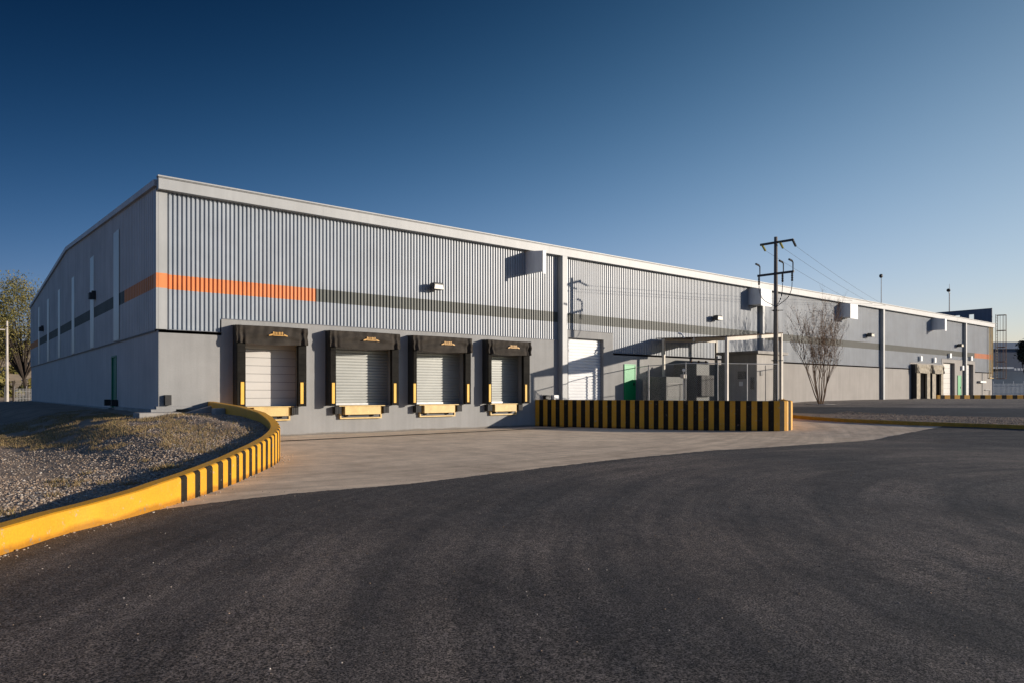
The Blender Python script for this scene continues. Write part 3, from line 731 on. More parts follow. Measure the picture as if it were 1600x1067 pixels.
def leveller(cx, wd=1.95):
    yl_ = Y0
    s = MB(); s.bbox(cx-wd/2+.25, cx+wd/2-.25, yl_-.30, yl_-.003, .80, 1.14, .015); s.box(cx-wd/2+.02, cx+wd/2-.02, yl_-.26, yl_-.003, 1.142, 1.175)
    lv = s.build('dock_leveller', M['yelpale'], WH)
    f = MB(); a_, b2 = cx-wd/2+.12, cx+wd/2-.12
    f.box(a_, b2, yl_-.13, yl_-.003, .62, .675); f.box(a_, a_+.06, yl_-.13, yl_-.003, .677, 1.14); f.box(b2-.06, b2, yl_-.13, yl_-.003, .677, 1.14)
    f.build('pit_frame', M['yelpale'], lv)
    for q in (-.28*wd, .26*wd):
        g = MB(); g.bbox(cx+q-.05, cx+q+.05, yl_-.24, yl_-.01, .735, .797, .01); g.build('hinge', M['dark'], lv)
    g = MB(); g.box(a_+.062, b2-.062, yl_-.09, yl_-.004, .678, .798); g.build('pit_shadow_gap', M['dark'], lv)
    for xx in (cx-wd/2-.16, cx+wd/2-.11):
        b_ = MB()
        for k in range(4): b_.bbox(xx+.068*k, xx+.068*k+.062, yl_-.28, yl_-.003, .84, 1.14, .008)
        b_.build('bumper', M['black'], lv)
    return lv
SH = [(8.39,11.06,8.71,10.72),(12.05,15.18,12.30,14.84),(15.90,18.98,16.08,18.66),(19.98,22.56,20.19,22.15)]
for k, (xa, xb, da, db) in enumerate(SH):
    shelter(xa, xb, da, db, seed=k*7); leveller((da+db)/2+.02, 2.15 if k in (1,2) else 1.85)
for k, (xa, xb, da, db) in enumerate([(68.6,71.6,69.4,70.9),(72.1,74.75,72.95,74.2)]):
    shelter(xa, xb, da, db, front=M['canvas_tan'], zt=4.3, zs=1.15, zh=3.55, guides=False, emblem=False, seed=40+k)
# small boxes on the wall foot
for (xx, m_) in ((23.85,'dark'),(24.45,'white')):
    b_ = MB(); b_.bbox(xx, xx+.38, Y0-.18, Y0-.003, 1.36, 1.58, .01); b_.build('wall_box', M[m_], WH)
b_ = MB(); b_.bbox(6.02, 6.24, Y0-.16, Y0-.003, 1.26, 1.62, .01); b_.build('meter_box', M['black'], WH)
for yy in (34.35, 36.0):
    b_ = MB(); b_.bbox(X0-.25, X0-.02, yy, yy+.22, 1.12, 1.40, .01); b_.build('door_stop', M['black'], WH)
b_ = MB(); b_.box(5.55, 6.35, Y0-.30, Y0-.004, .70, 1.12); b_.box(5.72, 6.9, Y0-.28, Y0-.004, 1.121, 1.22); b_.build('footing', M['concwall'], WH)
# parapet at the far end, two openings
pp = MB()
ops = [(28.75,29.22,9.85,10.42),(30.15,30.62,9.85,10.42),(33.5,34,9.85,10.42)]
ysp = sorted([Y0, Y1]+[v for o in ops for v in o[:2]]); zsp = [9.0, 9.85, 10.42, 10.9]
for a, b in zip(ysp[:-1], ysp[1:]):
    for c, d in zip(zsp[:-1], zsp[1:]):
        my, mz = (a+b)/2, (c+d)/2
        if any(o[0] < my < o[1] and o[2] < mz < o[3] for o in ops): continue
        pp.box(X1, X1+.12, a, b, c, d)
pp.box(X1-.02, X1+.14, Y0-.02, Y1, 10.902, 10.95)
pp.build('parapet', M['parapet'], WH)
# gas pipes at the far corner
gp = MB()
for xx in (88.5, 89.0, 89.5): gp.tube([(xx,Y0-.12,3.3+.2*(xx-88.5)),(xx,Y0-.12,9.0)], .05, 6)
gp.tube([(88.5,Y0-.12,3.3),(89.7,Y0-.12,3.3)], .05, 6)
gp.build('gas_pipe', M['yelpale'], WH)
gp = MB()
gp.tube([(86.5,Y0-.1,3.8),(86.5,Y0-.1,1.2)], .04, 6); gp.tube([(87.3,Y0-.1,2.0),(88.7,Y0-.1,2.0),(88.7,Y0-.1,1.2)], .04, 6)
gp.box(85.3,87.0,Y0-.3,Y0-.05,2.75,2.95); gp.build('pipe_rack', M['galv'], WH)

# caged ladder beyond the corner
LD = thing('caged_ladder', 'tall caged steel ladder standing past the far corner of the warehouse', 'ladder', (91.0,26.7,3.0))
q = MB()
for (a, b) in ((90.6,26.9),(91.2,26.9)): q.tube([(a,b,3.2),(a,b,10.3)], .035, 6)
q.build('rail', M['pole'], LD)
q = MB()
for k in range(22): q.tube([(90.6,26.9,3.4+k*.31),(91.2,26.9,3.4+k*.31)], .018, 5)
q.build('rung', M['pole'], LD)
q = MB()
for z in (3.25,5.1,6.7,8.5,10.2):
    pts = [(90.9+.45*math.cos(t), 26.9-.45+.45*math.sin(t)*1.0, z) for t in np.linspace(0, 2*math.pi, 13)]
    q.tube(pts, .03, 5, cap=False)
for t in (math.pi, 1.25*math.pi, 1.5*math.pi, 1.75*math.pi, 0): q.tube([(90.9+.45*math.cos(t),26.45+.45*math.sin(t),3.25),(90.9+.45*math.cos(t),26.45+.45*math.sin(t),10.2)], .02, 5)
q.build('cage', M['rust'], LD)

# ------------------------------------------------------------ concrete bits by the corner
q = MB(); q.obox((6.4,26.35),(7.7,26.35),.3,.3,.93,.3,1.30); tag(q.build('sloped_kerb', M['slab']), 'sloping concrete kerb at the foot of the wall by the corner', 'kerb')
q = MB(); q.bbox(6.95,7.3,24.2,24.6,.6,1.18,.02); tag(q.build('concrete_block', M['slab']), 'small upright concrete block behind the curved yellow wall', 'block')
q = MB(); q.bbox(4.9,6.2,25.3,26.2,.7,1.04,.02); tag(q.build('concrete_slab', M['slab']), 'flat concrete slab on the dirt by the building corner', 'slab')
# ------------------------------------------------------------ canopy on the platform
CC = [Vector((29.8,20.15,4.42)), Vector((34.87,20.15,4.86)), Vector((32.5,26.85,4.86)), Vector((37.6,26.85,5.0))]   # front left, front right, back left, back right
CP = lambda u, v: (CC[0]*(1-u)+CC[1]*u)*(1-v)+(CC[2]*(1-u)+CC[3]*u)*v
CN = thing('canopy', 'open lean-to canopy with rusty sheet roof on thin posts beside the green door', 'canopy', (32.3,22.4,1.15))
q = MB(); n = 68
dz_ = Vector((0,0,-.015)); rib = lambda i: Vector((0,0,.03 if i%2 else 0))
for i in range(n):
    a0, b0 = CP(i/n,-.012)+rib(i), CP((i+1)/n,-.012)+rib(i+1); a1, b1 = CP(i/n,1)+rib(i), CP((i+1)/n,1)+rib(i+1)
    q.quad(a0,b0,b1,a1); q.quad(a0+dz_,a1+dz_,b1+dz_,b0+dz_); q.quad(a0+dz_,b0+dz_,b0,a0); q.quad(a1+dz_,a1,b1,b1+dz_)
q.build('roof', M['rust'], CN)
for (u, v) in ((.012,.012),(.988,.012),(.01,.87),(.99,.86)):
    p = CP(u, v); x, y = p.x, p.y
    q = MB(); q.bbox(x-.07, x+.07, y-.07, y+.07, 1.16, p.z-.03, .01); q.build('post', M['cream'], CN)
for v in (.012, .42, .86):
    q = MB(); i = len(q.v)
    for u in (0, 1):
        p = CP(u, v)
        q.v += [(p.x,p.y-.05,p.z-.20),(p.x,p.y+.05,p.z-.20),(p.x,p.y+.05,p.z-.02),(p.x,p.y-.05,p.z-.02)]
    for f in ((0,1,2,3),(4,7,6,5),(0,4,5,1),(1,5,6,2),(2,6,7,3),(3,7,4,0)): q.f.append(tuple(i+k for k in f)); q.m.append(0)
    q.build('beam', M['cream'], CN)
p = CP(0,.55); q = MB(); q.tube([(p.x,p.y,p.z),(p.x-.05,p.y+.1,p.z+.17),(p.x-.1,p.y+.3,p.z+.27)], [.05,.05,.06], 8); q.build('lamp_arm', M['white'], CN)

# kiosk and switchgear
KK = thing('substation_kiosk', 'grey square block kiosk with flat slab roof under the utility pole', 'kiosk', (38,23.9,1.15))
q = MB(); q.bbox(36.5,39.4,22.7,25.1,1.16,3.95,.015); q.build('wall', M['greywall'], KK)
q = MB(); q.bbox(36.3,39.6,22.5,25.3,3.953,4.12,.02); q.build('roof_slab', M['slab'], KK)
q = MB(); q.box(37.4,38.4,22.67,22.697,1.2,3.3); q.build('door', M['greywall'], KK)
q = MB(); q.box(36.42,36.497,23.4,23.9,2.5,2.95); q.build('vent', M['dark'], KK)
q = MB(); q.bbox(36.40,36.497,22.85,23.05,1.9,2.6,.01); q.build('meter_box', M['black'], KK)
q = MB(); q.bbox(36.40,36.497,23.6,23.8,2.1,2.35,.01); q.build('sign_plate', M['white'], KK)
q = MB(); q.bbox(36.82,37.05,22.655,22.697,2.7,2.95,.01); q.build('sign_plate', M['dark'], KK)
TR = thing('transformer', 'dark transformer cabinet with cooling fins beneath the canopy', 'transformer', (34.6,25,1.15))
q = MB(); q.bbox(33.4,36.2,24.6,26.2,1.16,3.35,.02); q.build('tank', M['equip'], TR)
q = MB()
for k in range(10): q.box(33.5+.12*k,33.54+.12*k,24.3,24.597,1.5,2.7)
q.build('radiator', M['dark'], TR)
for k in range(3):
    q = MB(); q.tube([(34.0+.7*k,25.4,3.35),(34.0+.7*k,25.4,3.6)], [.09,.05], 8); q.build('bushing', M['rust'], TR)
SG = thing('switch_cabinet', 'low dark cabinet with louvred front left of the transformer', 'cabinet', (32.2,25.5,1.15))
q = MB(); q.bbox(31.2,32.9,25.0,26.4,1.16,2.6,.02); q.build('body', M['equip'], SG)
q = MB()
for k in range(8): q.box(31.3,32.8,24.98,24.997,1.5+k*.1,1.54+k*.1)
q.build('louvre', M['dark'], SG)

# chain link fence
FN = thing('chain_link_fence', 'thin galvanised chain link fence around the platform under the canopy', 'fence', (30,21,1.15))
FPTS = [(31.0,26.9),(29.6,24.9),(28.6,21.7),(29.9,20.75),(33.0,19.35),(36.2,21.2),(40.4,23.6)]
for (p, r_) in zip(FPTS[1:], (.045,.022,.026,.022,.022,.022)):
    q = MB(); q.tube([(p[0],p[1],1.15),(p[0],p[1],3.2)], r_, 8); q.build('post', M['galv'], FN)
q = MB(); q.tube([(FPTS[3][0]+1.5,FPTS[3][1]-.68,1.15),(FPTS[3][0]+1.5,FPTS[3][1]-.68,3.15)], .03, 8); q.build('post', M['galv'], FN)
q = MB()
for a, b in zip(FPTS[:-1], FPTS[1:]): q.tube([(a[0],a[1],3.15),(b[0],b[1],3.15)], .024, 6)
q.build('top_rail', M['galv'], FN)
q = MB()
for a, b in zip(FPTS[:-1], FPTS[1:]):
    L = math.hypot(b[0]-a[0], b[1]-a[1]); ux, uy = (b[0]-a[0])/L, (b[1]-a[1])/L
    s = -1.9
    while s < L:
        for sg in (0, 1):
            p0 = (s, 1.2) if not sg else (s+1.9, 1.2); p1 = (s+1.9, 3.1) if not sg else (s, 3.1)
            def clip(p, q_):
                t0, t1 = 0, 1; dx = q_[0]-p[0]
                ta, tb = (0-p[0])/dx, (L-p[0])/dx
                lo, hi = min(ta,tb), max(ta,tb); t0 = max(t0, lo); t1 = min(t1, hi)
                if t0 >= t1: return None
                return [(p[0]+dx*t, p[1]+(q_[1]-p[1])*t) for t in (t0, t1)]
            c_ = clip(p0, p1)
            if c_:
                q.tube([(a[0]+ux*c_[0][0], a[1]+uy*c_[0][0], c_[0][1]), (a[0]+ux*c_[1][0], a[1]+uy*c_[1][0], c_[1][1])], .0022, 3, cap=False)
        s += .11
q.build('wire_mesh', M['galv'], FN)
# small post lamp on the platform
LP = thing('post_lamp', 'small white globe lamp on a thin post by the chain link fence', 'lamp', (28.8,21.9,1.15))
q = MB(); q.tube([(28.75,21.95,1.15),(28.75,21.95,2.75)], .025, 6); q.build('post', M['galv'], LP)
q = MB(); q.bbox(28.62,28.88,21.85,22.05,2.42,2.62,.01); q.build('box', M['cream'], LP)
q = MB(); q.tube([(28.75,21.95,2.75),(28.75,21.95,2.79),(28.75,21.95,2.86),(28.75,21.95,2.9)], [.03,.07,.07,.03], 10); q.build('globe', M['white'], LP, True)

# ------------------------------------------------------------ utility pole with wires
PX, PY = 33.3, 19.62
UP = thing('utility_pole', 'tall concrete utility pole with two crossarms beside the canopy', 'utility pole', (PX,PY,1.1))
q = MB(); q.tube([(PX,PY,1.0),(PX,PY,9.68)], [.138,.085], 10); q.build('pole', M['pole'], UP, True)
def arm(z, s0, s1, th=.055):
    m_ = MB(); d = Vector((.08,-.997,0)); a = Vector((PX-.11,PY,z))+d*s0; b = Vector((PX-.11,PY,z))+d*s1
    m_.obox((a.x,a.y),(b.x,b.y),th*1.3,z-th,z+th); return m_.build('crossarm', M['dark'], UP), a, b
c1, a1, b1 = arm(9.38,-.80,.98); c2, a2, b2 = arm(7.78,-.95,1.0)
FARP = Vector((118.6,43.0,12.7))
wires = []
wdir = (FARP-Vector((PX,PY,9.4))).normalized()
for s in (-.68, .28, .95):
    p = Vector((PX-.11,PY,9.36))+Vector((.08,-.997,0))*s
    m_ = MB(); e = p+wdir*.55-Vector((0,0,.22)); pts = []; rr = []
    for k in range(13): pts.append(p+(e-p)*k/12); rr.append(.022 if k%2 else .062)
    m_.tube(pts, rr, 8); m_.build('insulator', M['porc'] if s < .9 else M['dark'], UP)
    wires.append((e, s))
for s in (-.85, .42, .92):
    p = Vector((PX-.11,PY,7.8))+Vector((.08,-.997,0))*s
    m_ = MB(); m_.tube([p+Vector((.08,0,.02)), p+Vector((.08,0,.45)), p+Vector((-.02,0,.52)), p+Vector((-.30,0,.56))], [.03,.035,.05,.05], 6)
    m_.build('fuse_cutout', M['dark'], UP)
    m_ = MB(); pts = [p+Vector((0,0,-.06-.045*k)) for k in range(11)]; m_.tube(pts, [.035 if k%2 else .065 for k in range(11)], 8); m_.build('cable_end', M['dark'], UP)
    m_ = MB(); p0 = p+Vector((0,0,-.55)); p3 = Vector((PX-.13,PY-.1,6.05)); pts = []
    for k in range(13):
        t = k/12; pts.append(p0*(1-t)**3+3*(p0+Vector((0,0,-.9)))*t*(1-t)**2+3*(p3+Vector(((p0-p3).x*.4,(p0-p3).y*.4,.3)))*t*t*(1-t)+p3*t**3)
    m_.tube(pts, .018, 5); m_.build('cable', M['dark'], UP)
m_ = MB(); m_.tube([(PX-.17,PY-.05,6.05),(PX-.19,PY-.05,1.3)], .03, 6); m_.build('riser_pipe', M['dark'], UP)
for z in (5.9, 3.35):
    m_ = MB(); m_.tube([(PX-.25,PY+.1,z),(PX+.2,PY-.28,z)], .02, 5); m_.tube([(PX,PY,z-.03),(PX,PY,z+.03)], .165, 10); m_.build('strap', M['dark'], UP)
FPO = thing('utility_pole', 'far utility pole hidden behind the warehouse roof carrying the wires', 'utility pole', (FARP.x,FARP.y,.9))
m_ = MB(); m_.tube([(FARP.x,FARP.y,.9),(FARP.x,FARP.y,12.5)], [.17,.09], 10); m_.build('pole', M['pole'], FPO)
m_ = MB(); m_.box(FARP.x-.05,FARP.x+.05,FARP.y-1.6,FARP.y+1.6,12.3,12.42); m_.build('crossarm', M['dark'], FPO)
for (e, s), lab in zip(wires, ('thin overhead wire leaving the innermost crossarm end nearest the building', 'thin overhead wire leaving the middle insulator of the crossarm', 'thin overhead wire leaving the outer crossarm end nearest the camera')):
    m_ = MB(); b = Vector((FARP.x,FARP.y-s,12.42)); pts = []
    for k in range(31):
        t = k/30; pts.append(e+(b-e)*t-Vector((0,0,1.3*4*t*(1-t))))
    m_.tube(pts, .008, 4); tag(m_.build('overhead_wire', M['wire']), lab, 'wire', 'wires from the utility pole')

# ------------------------------------------------------------ masts behind the roof, far buildings
F_ = 1098.3; ca, sa = math.cos(math.atan(1360/F_)), math.sin(math.atan(1360/F_))
def at(px, dist, py=None):
    r = (px-800)/F_; x, y = dist*(ca+r*sa), dist*(sa-r*ca)
    return (x, y) if py is None else (x, y, 1.7+(613-py)*dist/F_)
x, y, z = at(1377, 120, 432)
T1 = thing('light_mast', 'slender mast with a single round head behind the roofline', 'mast', (x,y,1))
m_ = MB(); m_.tube([(x,y,1),(x,y,z)], [.12,.06], 6); m_.build('pole', M['galv'], T1)
m_ = MB(); m_.tube([(x-.1,y,z-.3),(x-.1,y,z-.12),(x-.1,y,z+.2),(x-.1,y,z+.35)], [.1,.3,.3,.1], 8); m_.build('lamp_head', M['dark'], T1)
x, y, z = at(1483.5, 130, 444)
T2 = thing('antenna_mast', 'antenna mast with dish and thin tip above the dark parapet', 'mast', (x,y,1))
m_ = MB(); m_.tube([(x,y,1),(x,y,z-1.6)], [.16,.09], 6); m_.tube([(x,y,z-1.6),(x,y,z)], [.07,.03], 6); m_.build('pole', M['galv'], T2)
m_ = MB(); m_.tube([(x-.55,y,z-1.25),(x-.4,y,z-1.2),(x-.15,y,z-1.0)], [.32,.34,.12], 8); m_.build('dish', M['dark'], T2)
m_ = MB(); m_.box(x-.4,x+.4,y-.05,y+.05,z-1.75,z-1.65); m_.build('bracket', M['dark'], T2)

# blue building far right (faces the camera)
BB = thing('industrial_shed', 'blue industrial shed with pale metal roof band at the far right', 'building', (170,48,1))
def facing(name, px0, px1, dist, z0, z1, th, m, parent):
    p = at(px0, dist); q = at(px1, dist); mb = MB(); mb.obox(p, q, th, z0, z1); return mb.build(name, m, parent)
zz = lambda py, d: 1.7+(613-py)*d/F_
facing('wall', 1500, 1760, 150, .9, zz(545,150), 30, M['bluewall'], BB)
facing('roof', 1498, 1764, 149.6, zz(545,150)+.003, zz(534.5,150), 31, M['bluelight'], BB)
facing('canopy', 1500, 1584, 148, zz(575.5,148), zz(573,148), 1.9, M['white'], BB)
facing('lower_wall', 1500, 1760, 147, .9, zz(580,147), 2.9, M['bluemid'], BB)
for (a, b, t0, t1) in ((1585,1588,579,577),(1590,1594,579,577),(1596,1606,579,577)): facing('window', a, b, 146.9, zz(t0,147)+.1, zz(t1,147)+.3, .15, M['white'], BB)
# hedge-like dark strip and picket fence
def picket(name, P0, P1, n, h, z0, m, label, sp=.03):
    o = thing(name, label, 'fence', (P0[0],P0[1],z0)); mb = MB()
    for k in range(n):
        t = k/(n-1); x = P0[0]+(P1[0]-P0[0])*t; y = P0[1]+(P1[1]-P0[1])*t
        mb.box(x-sp, x+sp, y-sp, y+sp, z0, z0+h*(1.0 if k%8 else 1.18))
    mb.build('picket', m, o)['kind'] = 'stuff'
    mb = MB(); mb.tube([(P0[0],P0[1],z0+h*.25),(P1[0],P1[1],z0+h*.25)], sp*.9, 4); mb.tube([(P0[0],P0[1],z0+h*.8),(P1[0],P1[1],z0+h*.8)], sp*.9, 4); mb.build('rail', m, o)
    return o
picket('picket_fence', at(1552,105), at(1640,98), 44, 2.0, 1.05, M['bluelight'], 'pale picket fence in front of the blue shed at far right', .028)

# ------------------------------------------------------------ vegetation
def bare_tree(name, base, H, spread, stems, m, label, levels=3, seed=1, r0=.06, kids=(5,6), twig=.006):
    r = random.Random(seed); o = thing(name, label, 'tree', base); tr = MB(); tw = MB()
    B = Vector(base)
    def grow(mb, p, d, L, rad, lvl):
        n = 6; pts = [p]; rr = [rad]; dd = Vector(d)
        for k in range(n):
            dd = (dd+Vector((r.uniform(-.10,.10), r.uniform(-.10,.10), r.uniform(-.02,.14)))).normalized()
            pts.append(pts[-1]+dd*L/n); rr.append(rad*(1-.7*(k+1)/n))
        mb.tube(pts, rr, 6 if lvl == 0 else 4 if lvl == 1 else 3, cap=False)
        if lvl < levels:
            for c in range(r.randint(*kids)):
                t = r.uniform(.28, 1.0); i = min(int(t*n), n-1); p2 = pts[i].lerp(pts[i+1], t*n-i)
                a = r.uniform(0, 6.28); e = Vector((math.cos(a), math.sin(a), r.uniform(.3,1.0))).normalized()
                nd = (dd*.95+e*.62).normalized()
                grow(tw, p2, nd, L*r.uniform(.35,.62), max(rad*(1-.7*t)*.62, twig), lvl+1)
    for s in range(stems):
        a = 2*math.pi*s/stems+r.uniform(-.3,.3); lean = (.25+.75*((s*5)%stems)/stems)*spread
        d = Vector((math.cos(a)*lean, math.sin(a)*lean*.8, 1)).normalized()
        grow(tr, B+Vector((math.cos(a)*.12, math.sin(a)*.12, 0)), d, H*r.uniform(.72,.9), r0*r.uniform(.7,1.1), 0)
    tr.build('trunk', m, o); tw.build('crown', m, o); return o
bare_tree('bare_tree', (46.6,24.1,.86), 5.3, .56, 12, M['bark'], 'leafless multi-stemmed tree in front of the warehouse wall', 3, 23, .04, (5,7), .005)
q = MB(); q.tube([(46.6,24.1,.78),(46.6,24.1,.93)], [1.0,.95], 16); tag(q.build('tree_ring', M['slab']), 'low concrete ring round the foot of the leafless tree', 'planter')

def leafy(name, base, H, Rc, cz, m_leaf, m_bark, label, n_leaf, seed, lean=(0,0), squash=(1,1,1), size=.13, clumps=40, trunk_r=.25, holes=.0):
    r = random.Random(seed); g = np.random.default_rng(seed); o = thing(name, label, 'tree', base)
    tr = MB(); B = Vector(base); cc = B+Vector((lean[0],lean[1],cz))
    ends = []
    for k in range(clumps):
        v = Vector((r.gauss(0,1), r.gauss(0,1), r.gauss(0,1))).normalized()*Rc*r.uniform(.45,1.0)
        ends.append(cc+Vector((v.x*squash[0], v.y*squash[1], v.z*squash[2])))
    fork = B+Vector((lean[0]*.35,lean[1]*.35,H*.22))
    tr.tube([B, B.lerp(fork,.5)+Vector((.1,0,0)), fork], [trunk_r, trunk_r*.85, trunk_r*.75], 8)
    for k, e in enumerate(ends):
        if k%2 == 0 or k < 12:
            mid = fork.lerp(e, .5)+Vector((r.uniform(-.4,.4), r.uniform(-.4,.4), r.uniform(0,.5)))
            tr.tube([fork, mid, e], [trunk_r*.45, trunk_r*.22, .02], 5, cap=False)
    tr.build('trunk', m_bark, o)
    C0 = np.array([tuple(e) for e in ends]); idx = g.integers(0, len(C0), n_leaf)
    cr = g.uniform(.10,.30,len(C0))*Rc
    P = C0[idx]+g.normal(0,1,(n_leaf,3))*cr[idx][:,None]*.62
    A = g.normal(0,1,(n_leaf,3)); A /= np.linalg.norm(A,axis=1)[:,None]; Bv = g.normal(0,1,(n_leaf,3)); Bv -= (Bv*A).sum(1)[:,None]*A; Bv /= np.linalg.norm(Bv,axis=1)[:,None]
    s = g.uniform(.5,1.2,n_leaf)[:,None]*size
    v = np.stack([P-A*s, P+Bv*s*.5, P+A*s, P-Bv*s*.5], 1).reshape(-1,3)-np.array(base)
    f = np.arange(n_leaf*4).reshape(-1,4)
    c = npmesh('crown', v, f, m_leaf); c.parent = o; return o
x, y = at(44, 104); leafy('broadleaf_tree', (x,y,.4), 15, 6.6, 11.2, M['leaf'], M['barkdark'], 'olive green tree past the left end of the warehouse', 20000, 5, (-1.6,-1.8), (.8,.8,.95), .14, 70, .32)
x, y = at(-8, 110); leafy('broadleaf_tree', (x,y,.4), 11, 3.8, 9.5, M['leaf'], M['barkdark'], 'thinner grey green tree behind the white concrete lamp post', 8000, 9, (-.5,0), (1,1,1), .14, 36, .22)
x, y = at(1606, 110); leafy('dark_tree', (x,y,1.0), 9, 2.0, 7.0, M['leaf2'], M['barkdark'], 'dark evergreen tree cut by the right edge of the photo', 9000, 8, (0,0), (.75,.75,1.0), .2, 34, .25)

# pale lamp post and left background
x, y, z = at(11, 96, 502)
PL = thing('lamp_post', 'pale concrete lamp post at the far left edge', 'lamp post', (x,y,.4))
m_ = MB(); m_.tube([(x,y,.35),(x,y,z)], [.21,.12], 8); m_.build('pole', M['polelight'], PL)
m_ = MB(); m_.box(x-1.3*sa,x+.02,y+.02,y+.2,z-1.25,z-1.1); m_.build('arm', M['polelight'], PL)
m_ = MB(); m_.tube([(x-.3,y-.1,.4),(x-.3,y-.1,2.6)], .07, 6); m_.build('conduit', M['dark'], PL)
x, y, z = at(21, 97, 595)
m_ = MB(); m_.tube([(x,y,.35),(x,y,z)], .13, 8); m_.tube([(x,y,z),(x,y,z+.06)], [.12,.03], 8); tag(m_.build('fence_post', M['barkdark']), 'dark round post standing just right of the pale lamp post', 'post')
picket('picket_fence', at(23,99), at(75,103), 24, 1.9, .4, M['galv'], 'grey picket fence at far left behind the olive tree', .025)
# dry hillside on the left with a long low building
hx = np.linspace(-260, 130, 90); hy = np.linspace(122, 420, 70); Xg, Yg = np.meshgrid(hx, hy)
ramp_ = np.clip((Yg-124)/80, 0, 1); 
Zg = .35+12*ramp_*ramp_*(3-2*ramp_)*(1+.10*snoise(Xg, Yg, .05, 2))+.3*snoise(Xg, Yg, .4, 8)*ramp_
Zg = Zg*np.clip((120-Xg)/50,0,1)+.0
struct(grid('hill', Xg, Yg, Zg, M['hill']))
hs = []; g = np.random.default_rng(3)
def scrub_verts(n, x0, x1, y0, y1, hf):
    P = []; F = []
    for k in range(n):
        cx, cy = g.uniform(x0,x1), g.uniform(y0,y1); cz = hf(cx, cy); rr = g.uniform(.5,1.6); m = 90
        p = g.normal(0,1,(m,3))*np.array([rr*.5,rr*.5,rr*.35])+np.array([cx,cy,cz+rr*.4])
        A = g.normal(0,.22,(m,3)); Bq = g.normal(0,.22,(m,3))
        P.append(np.stack([p-A,p+Bq,p+A,p-Bq],1).reshape(-1,3))
    P = np.concatenate(P); return P, np.arange(len(P)).reshape(-1,4)
hf = lambda x, y: .35+12*(lambda t: t*t*(3-2*t))(min(max((y-124)/80,0),1))
P, Fc = scrub_verts(260, -75, 30, 122, 200, hf)
struct(npmesh('scrub', P, Fc, M['leaf']), 'stuff')
LB = thing('low_building', 'long low building with dark roof on the dry slope at far left', 'building', (-30,200,10))
p = at(-90,190); q_ = at(75,190)
def lb(nm, z0, z1, dd, th, m_): 
    p = at(-90,dd); q2 = at(75,dd); mb = MB(); mb.obox(p, q2, th, z0, z1); mb.build(nm, m_, LB)
lb('roof', zz(541,190), zz(534,190), 189, 12, M['parapet']); lb('wall', 9.0, zz(541.2,190), 190, 10, M['hill']); lb('window_band', zz(553,190), zz(547,190), 189.6, .35, M['dark'])
lb('base_wall', 8.0, zz(557,190), 188.5, 1.0, M['bluemid'])

# ------------------------------------------------------------ gravel stones, grass tufts
def rocks(n, px, py, pz, smin, smax, name, m, seed=0):
    g = np.random.default_rng(seed)
    t = (1+5**.5)/2
    iv = np.array([(-1,t,0),(1,t,0),(-1,-t,0),(1,-t,0),(0,-1,t),(0,1,t),(0,-1,-t),(0,1,-t),(t,0,-1),(t,0,1),(-t,0,-1),(-t,0,1)])/1.9
    ifc = np.array([(0,11,5),(0,5,1),(0,1,7),(0,7,10),(0,10,11),(1,5,9),(5,11,4),(11,10,2),(10,7,6),(7,1,8),(3,9,4),(3,4,2),(3,2,6),(3,6,8),(3,8,9),(4,9,5),(2,4,11),(6,2,10),(8,6,7),(9,8,1)])
    s = smin*(smax/smin)**(g.random(n)**2.2)
    V = iv[None]*(1+g.uniform(-.28,.28,(n,12,1)))*(s[:,None]*np.ones((1,3))*g.uniform(.6,1.3,(n,3))*np.array([1,1,.65]))[:,None,:]
    a = g.uniform(0,6.28,n); ca_, sa_ = np.cos(a)[:,None], np.sin(a)[:,None]
    x = V[...,0]*ca_-V[...,1]*sa_; y = V[...,0]*sa_+V[...,1]*ca_
    V = np.stack([x+px[:,None], y+py[:,None], V[...,2]+(pz+s*.25)[:,None]], -1)
    F = (ifc[None]+12*np.arange(n)[:,None,None]).reshape(-1,3)
    tone = g.integers(0, len(m), n); return struct(npmesh(name, V.reshape(-1,3), F, m, np.repeat(tone, 20)), 'stuff')
M['st1'] = mat('stone_grey', (.39,.325,.265), .9, .2, 20); M['st2'] = mat('stone_tan', (.37,.27,.19), .9, .2, 20); M['st3'] = mat('stone_pale', (.44,.40,.35), .85, .1, 20); M['st4'] = mat('stone_dark', (.13,.12,.12), .9, .2, 20)
g = np.random.default_rng(21); n = 130000
yy = g.uniform(7.0, 25, n); dk = g.random(n)**1.35*9.0
xx = KXofY(yy)-.30-dk
den = np.interp(dk, [0,1.5,5,9], [1,1,.55,.10])*np.interp(yy, [7,15,19,25], [1,1,.6,.12])*(.55+.45*(snoise(xx,yy,1.2,12) > -.1))
keep = g.random(n) < den; xx, yy = xx[keep], yy[keep]
rocks(len(xx), xx, yy, zin(xx,yy), .006, .028, 'gravel', [M['st1'],M['st1'],M['st2'],M['st4'],M['st2'],M['st2'],M['st1'],M['st2'],M['dirt'],M['st1'],M['st2'],M['st3'],M['st1'],M['st2']], 2)
n = 9000; yy = g.uniform(2, 19, n); xx = kerbX(yy)+.3+g.random(n)*5
rocks(n, xx, yy, gout(xx)+.05, .012, .035, 'gravel', [M['st1'],M['st1'],M['st2'],M['st4'],M['st4']], 3)
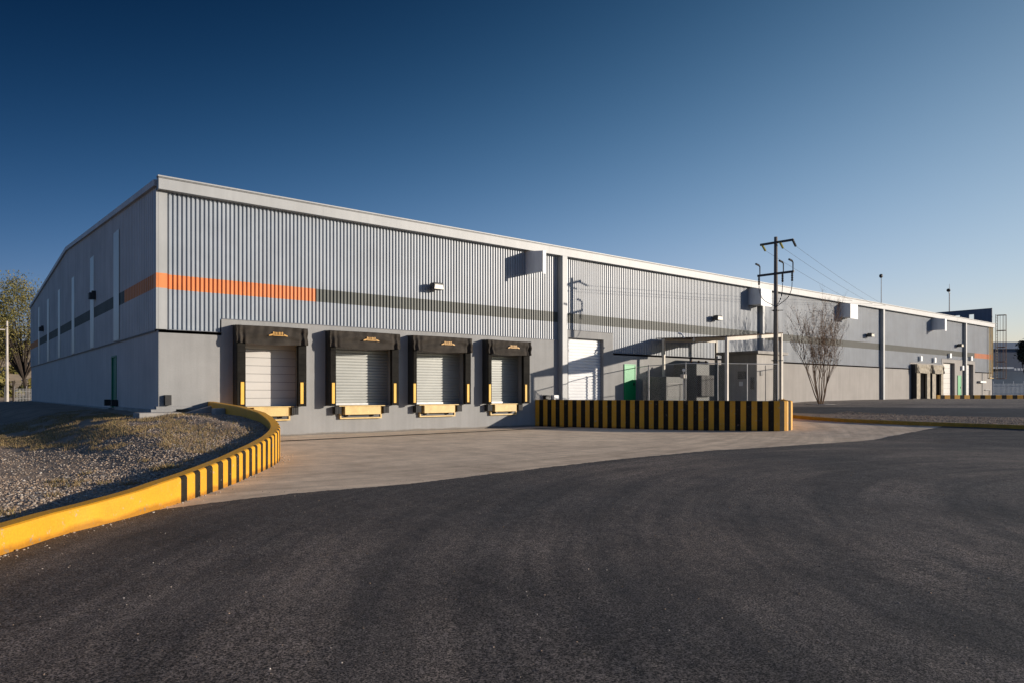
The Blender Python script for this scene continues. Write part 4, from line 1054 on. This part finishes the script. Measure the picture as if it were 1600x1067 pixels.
def tufts(n, X, Y, Z, h, name, mats, seed):
    g = np.random.default_rng(seed); a = g.uniform(0,6.28,n); hh = g.uniform(.35,1,n)*h
    w_ = .004+.004*g.random(n); lean = g.normal(0,.5,(n,2))*hh[:,None]
    b = np.stack([X,Y,Z],-1); dx = np.stack([np.cos(a)*w_,np.sin(a)*w_,0*w_],-1)
    tip = b+np.stack([lean[:,0],lean[:,1],hh],-1)
    V = np.stack([b-dx,b+dx,tip],1).reshape(-1,3); return struct(npmesh(name, V, np.arange(3*n).reshape(-1,3), mats, g.integers(0,len(mats),n)), 'stuff')
M['gr1'] = mat('straw', (.40,.28,.13), .9, .15, 3); M['gr2'] = mat('olive_blade', (.19,.155,.05), .9, .15, 3); M['gr3'] = mat('brown_blade', (.27,.17,.08), .9, .15, 3)
n = 230000; yy = g.uniform(14, 38, n); xx = 6.4-g.random(n)*12
cl_ = snoise(xx, yy, 2.2, 31)+.6*snoise(xx, yy, 7, 32)
d_ = KXofY(yy)-xx
keep = (cl_ > -.12) & (yy > 25.0-(xx-1.0)*3.1+1.5*snoise(xx, yy, .9, 77)) & (d_ > .5) & ~((yy > 26.6) & (xx > 5.2))
# fewer near the wall
keep &= g.random(n) < np.interp(d_, [0,2,4,13], [.2,.7,1,1])*np.interp(yy, [14,30,38], [1,.9,.3])
tx_, ty_ = xx[keep], yy[keep]
tx_ = tx_+g.normal(0,.03,len(tx_)); ty_ = ty_+g.normal(0,.03,len(ty_))
tufts(len(tx_), tx_, ty_, zin(tx_,ty_)-.01, .10, 'grass', [M['gr1'],M['gr1'],M['gr2'],M['gr3']], 5)
n = 5000; cx = g.uniform(-3, 5, 90); cy = g.uniform(8.5, 16, 90); k = g.integers(0, 90, n)
xx = cx[k]+g.normal(0,.07,n); yy = cy[k]+g.normal(0,.07,n); keep = KXofY(yy)-xx > .45; xx, yy = xx[keep], yy[keep]
tufts(len(xx), xx, yy, zin(xx,yy)-.01, .12, 'weeds', [M['gr1'],M['gr2'],M['gr3']], 6)
# loose chips on the asphalt and along the kerb foot
n = 900; s_ = g.integers(0, len(kx)-1, n); off = g.exponential(.10, n)+.02
tx = np.gradient(kx)[s_]; ty = np.gradient(ky)[s_]; L = np.hypot(tx,ty)
rocks(n, kx[s_]+ty/L*off, ky[s_]-tx/L*off, np.full(n,.015), .005, .022, 'loose_stones', [M['st2'],M['st1'],M['st3']], 7)
n = 4500; xx = g.uniform(-2, 16, n); yy = g.uniform(1.5, 12, n)
rocks(n, xx, yy, gout(xx)+.014+.012*snoise(xx,yy,.8,9)*(xx>-1), .002, .009, 'loose_chips', [M['st1'],M['st2'],M['st4'],M['st3']], 8)

# strip internal bookkeeping
for o in S.objects:
    if '_o' in o.keys(): del o['_o']
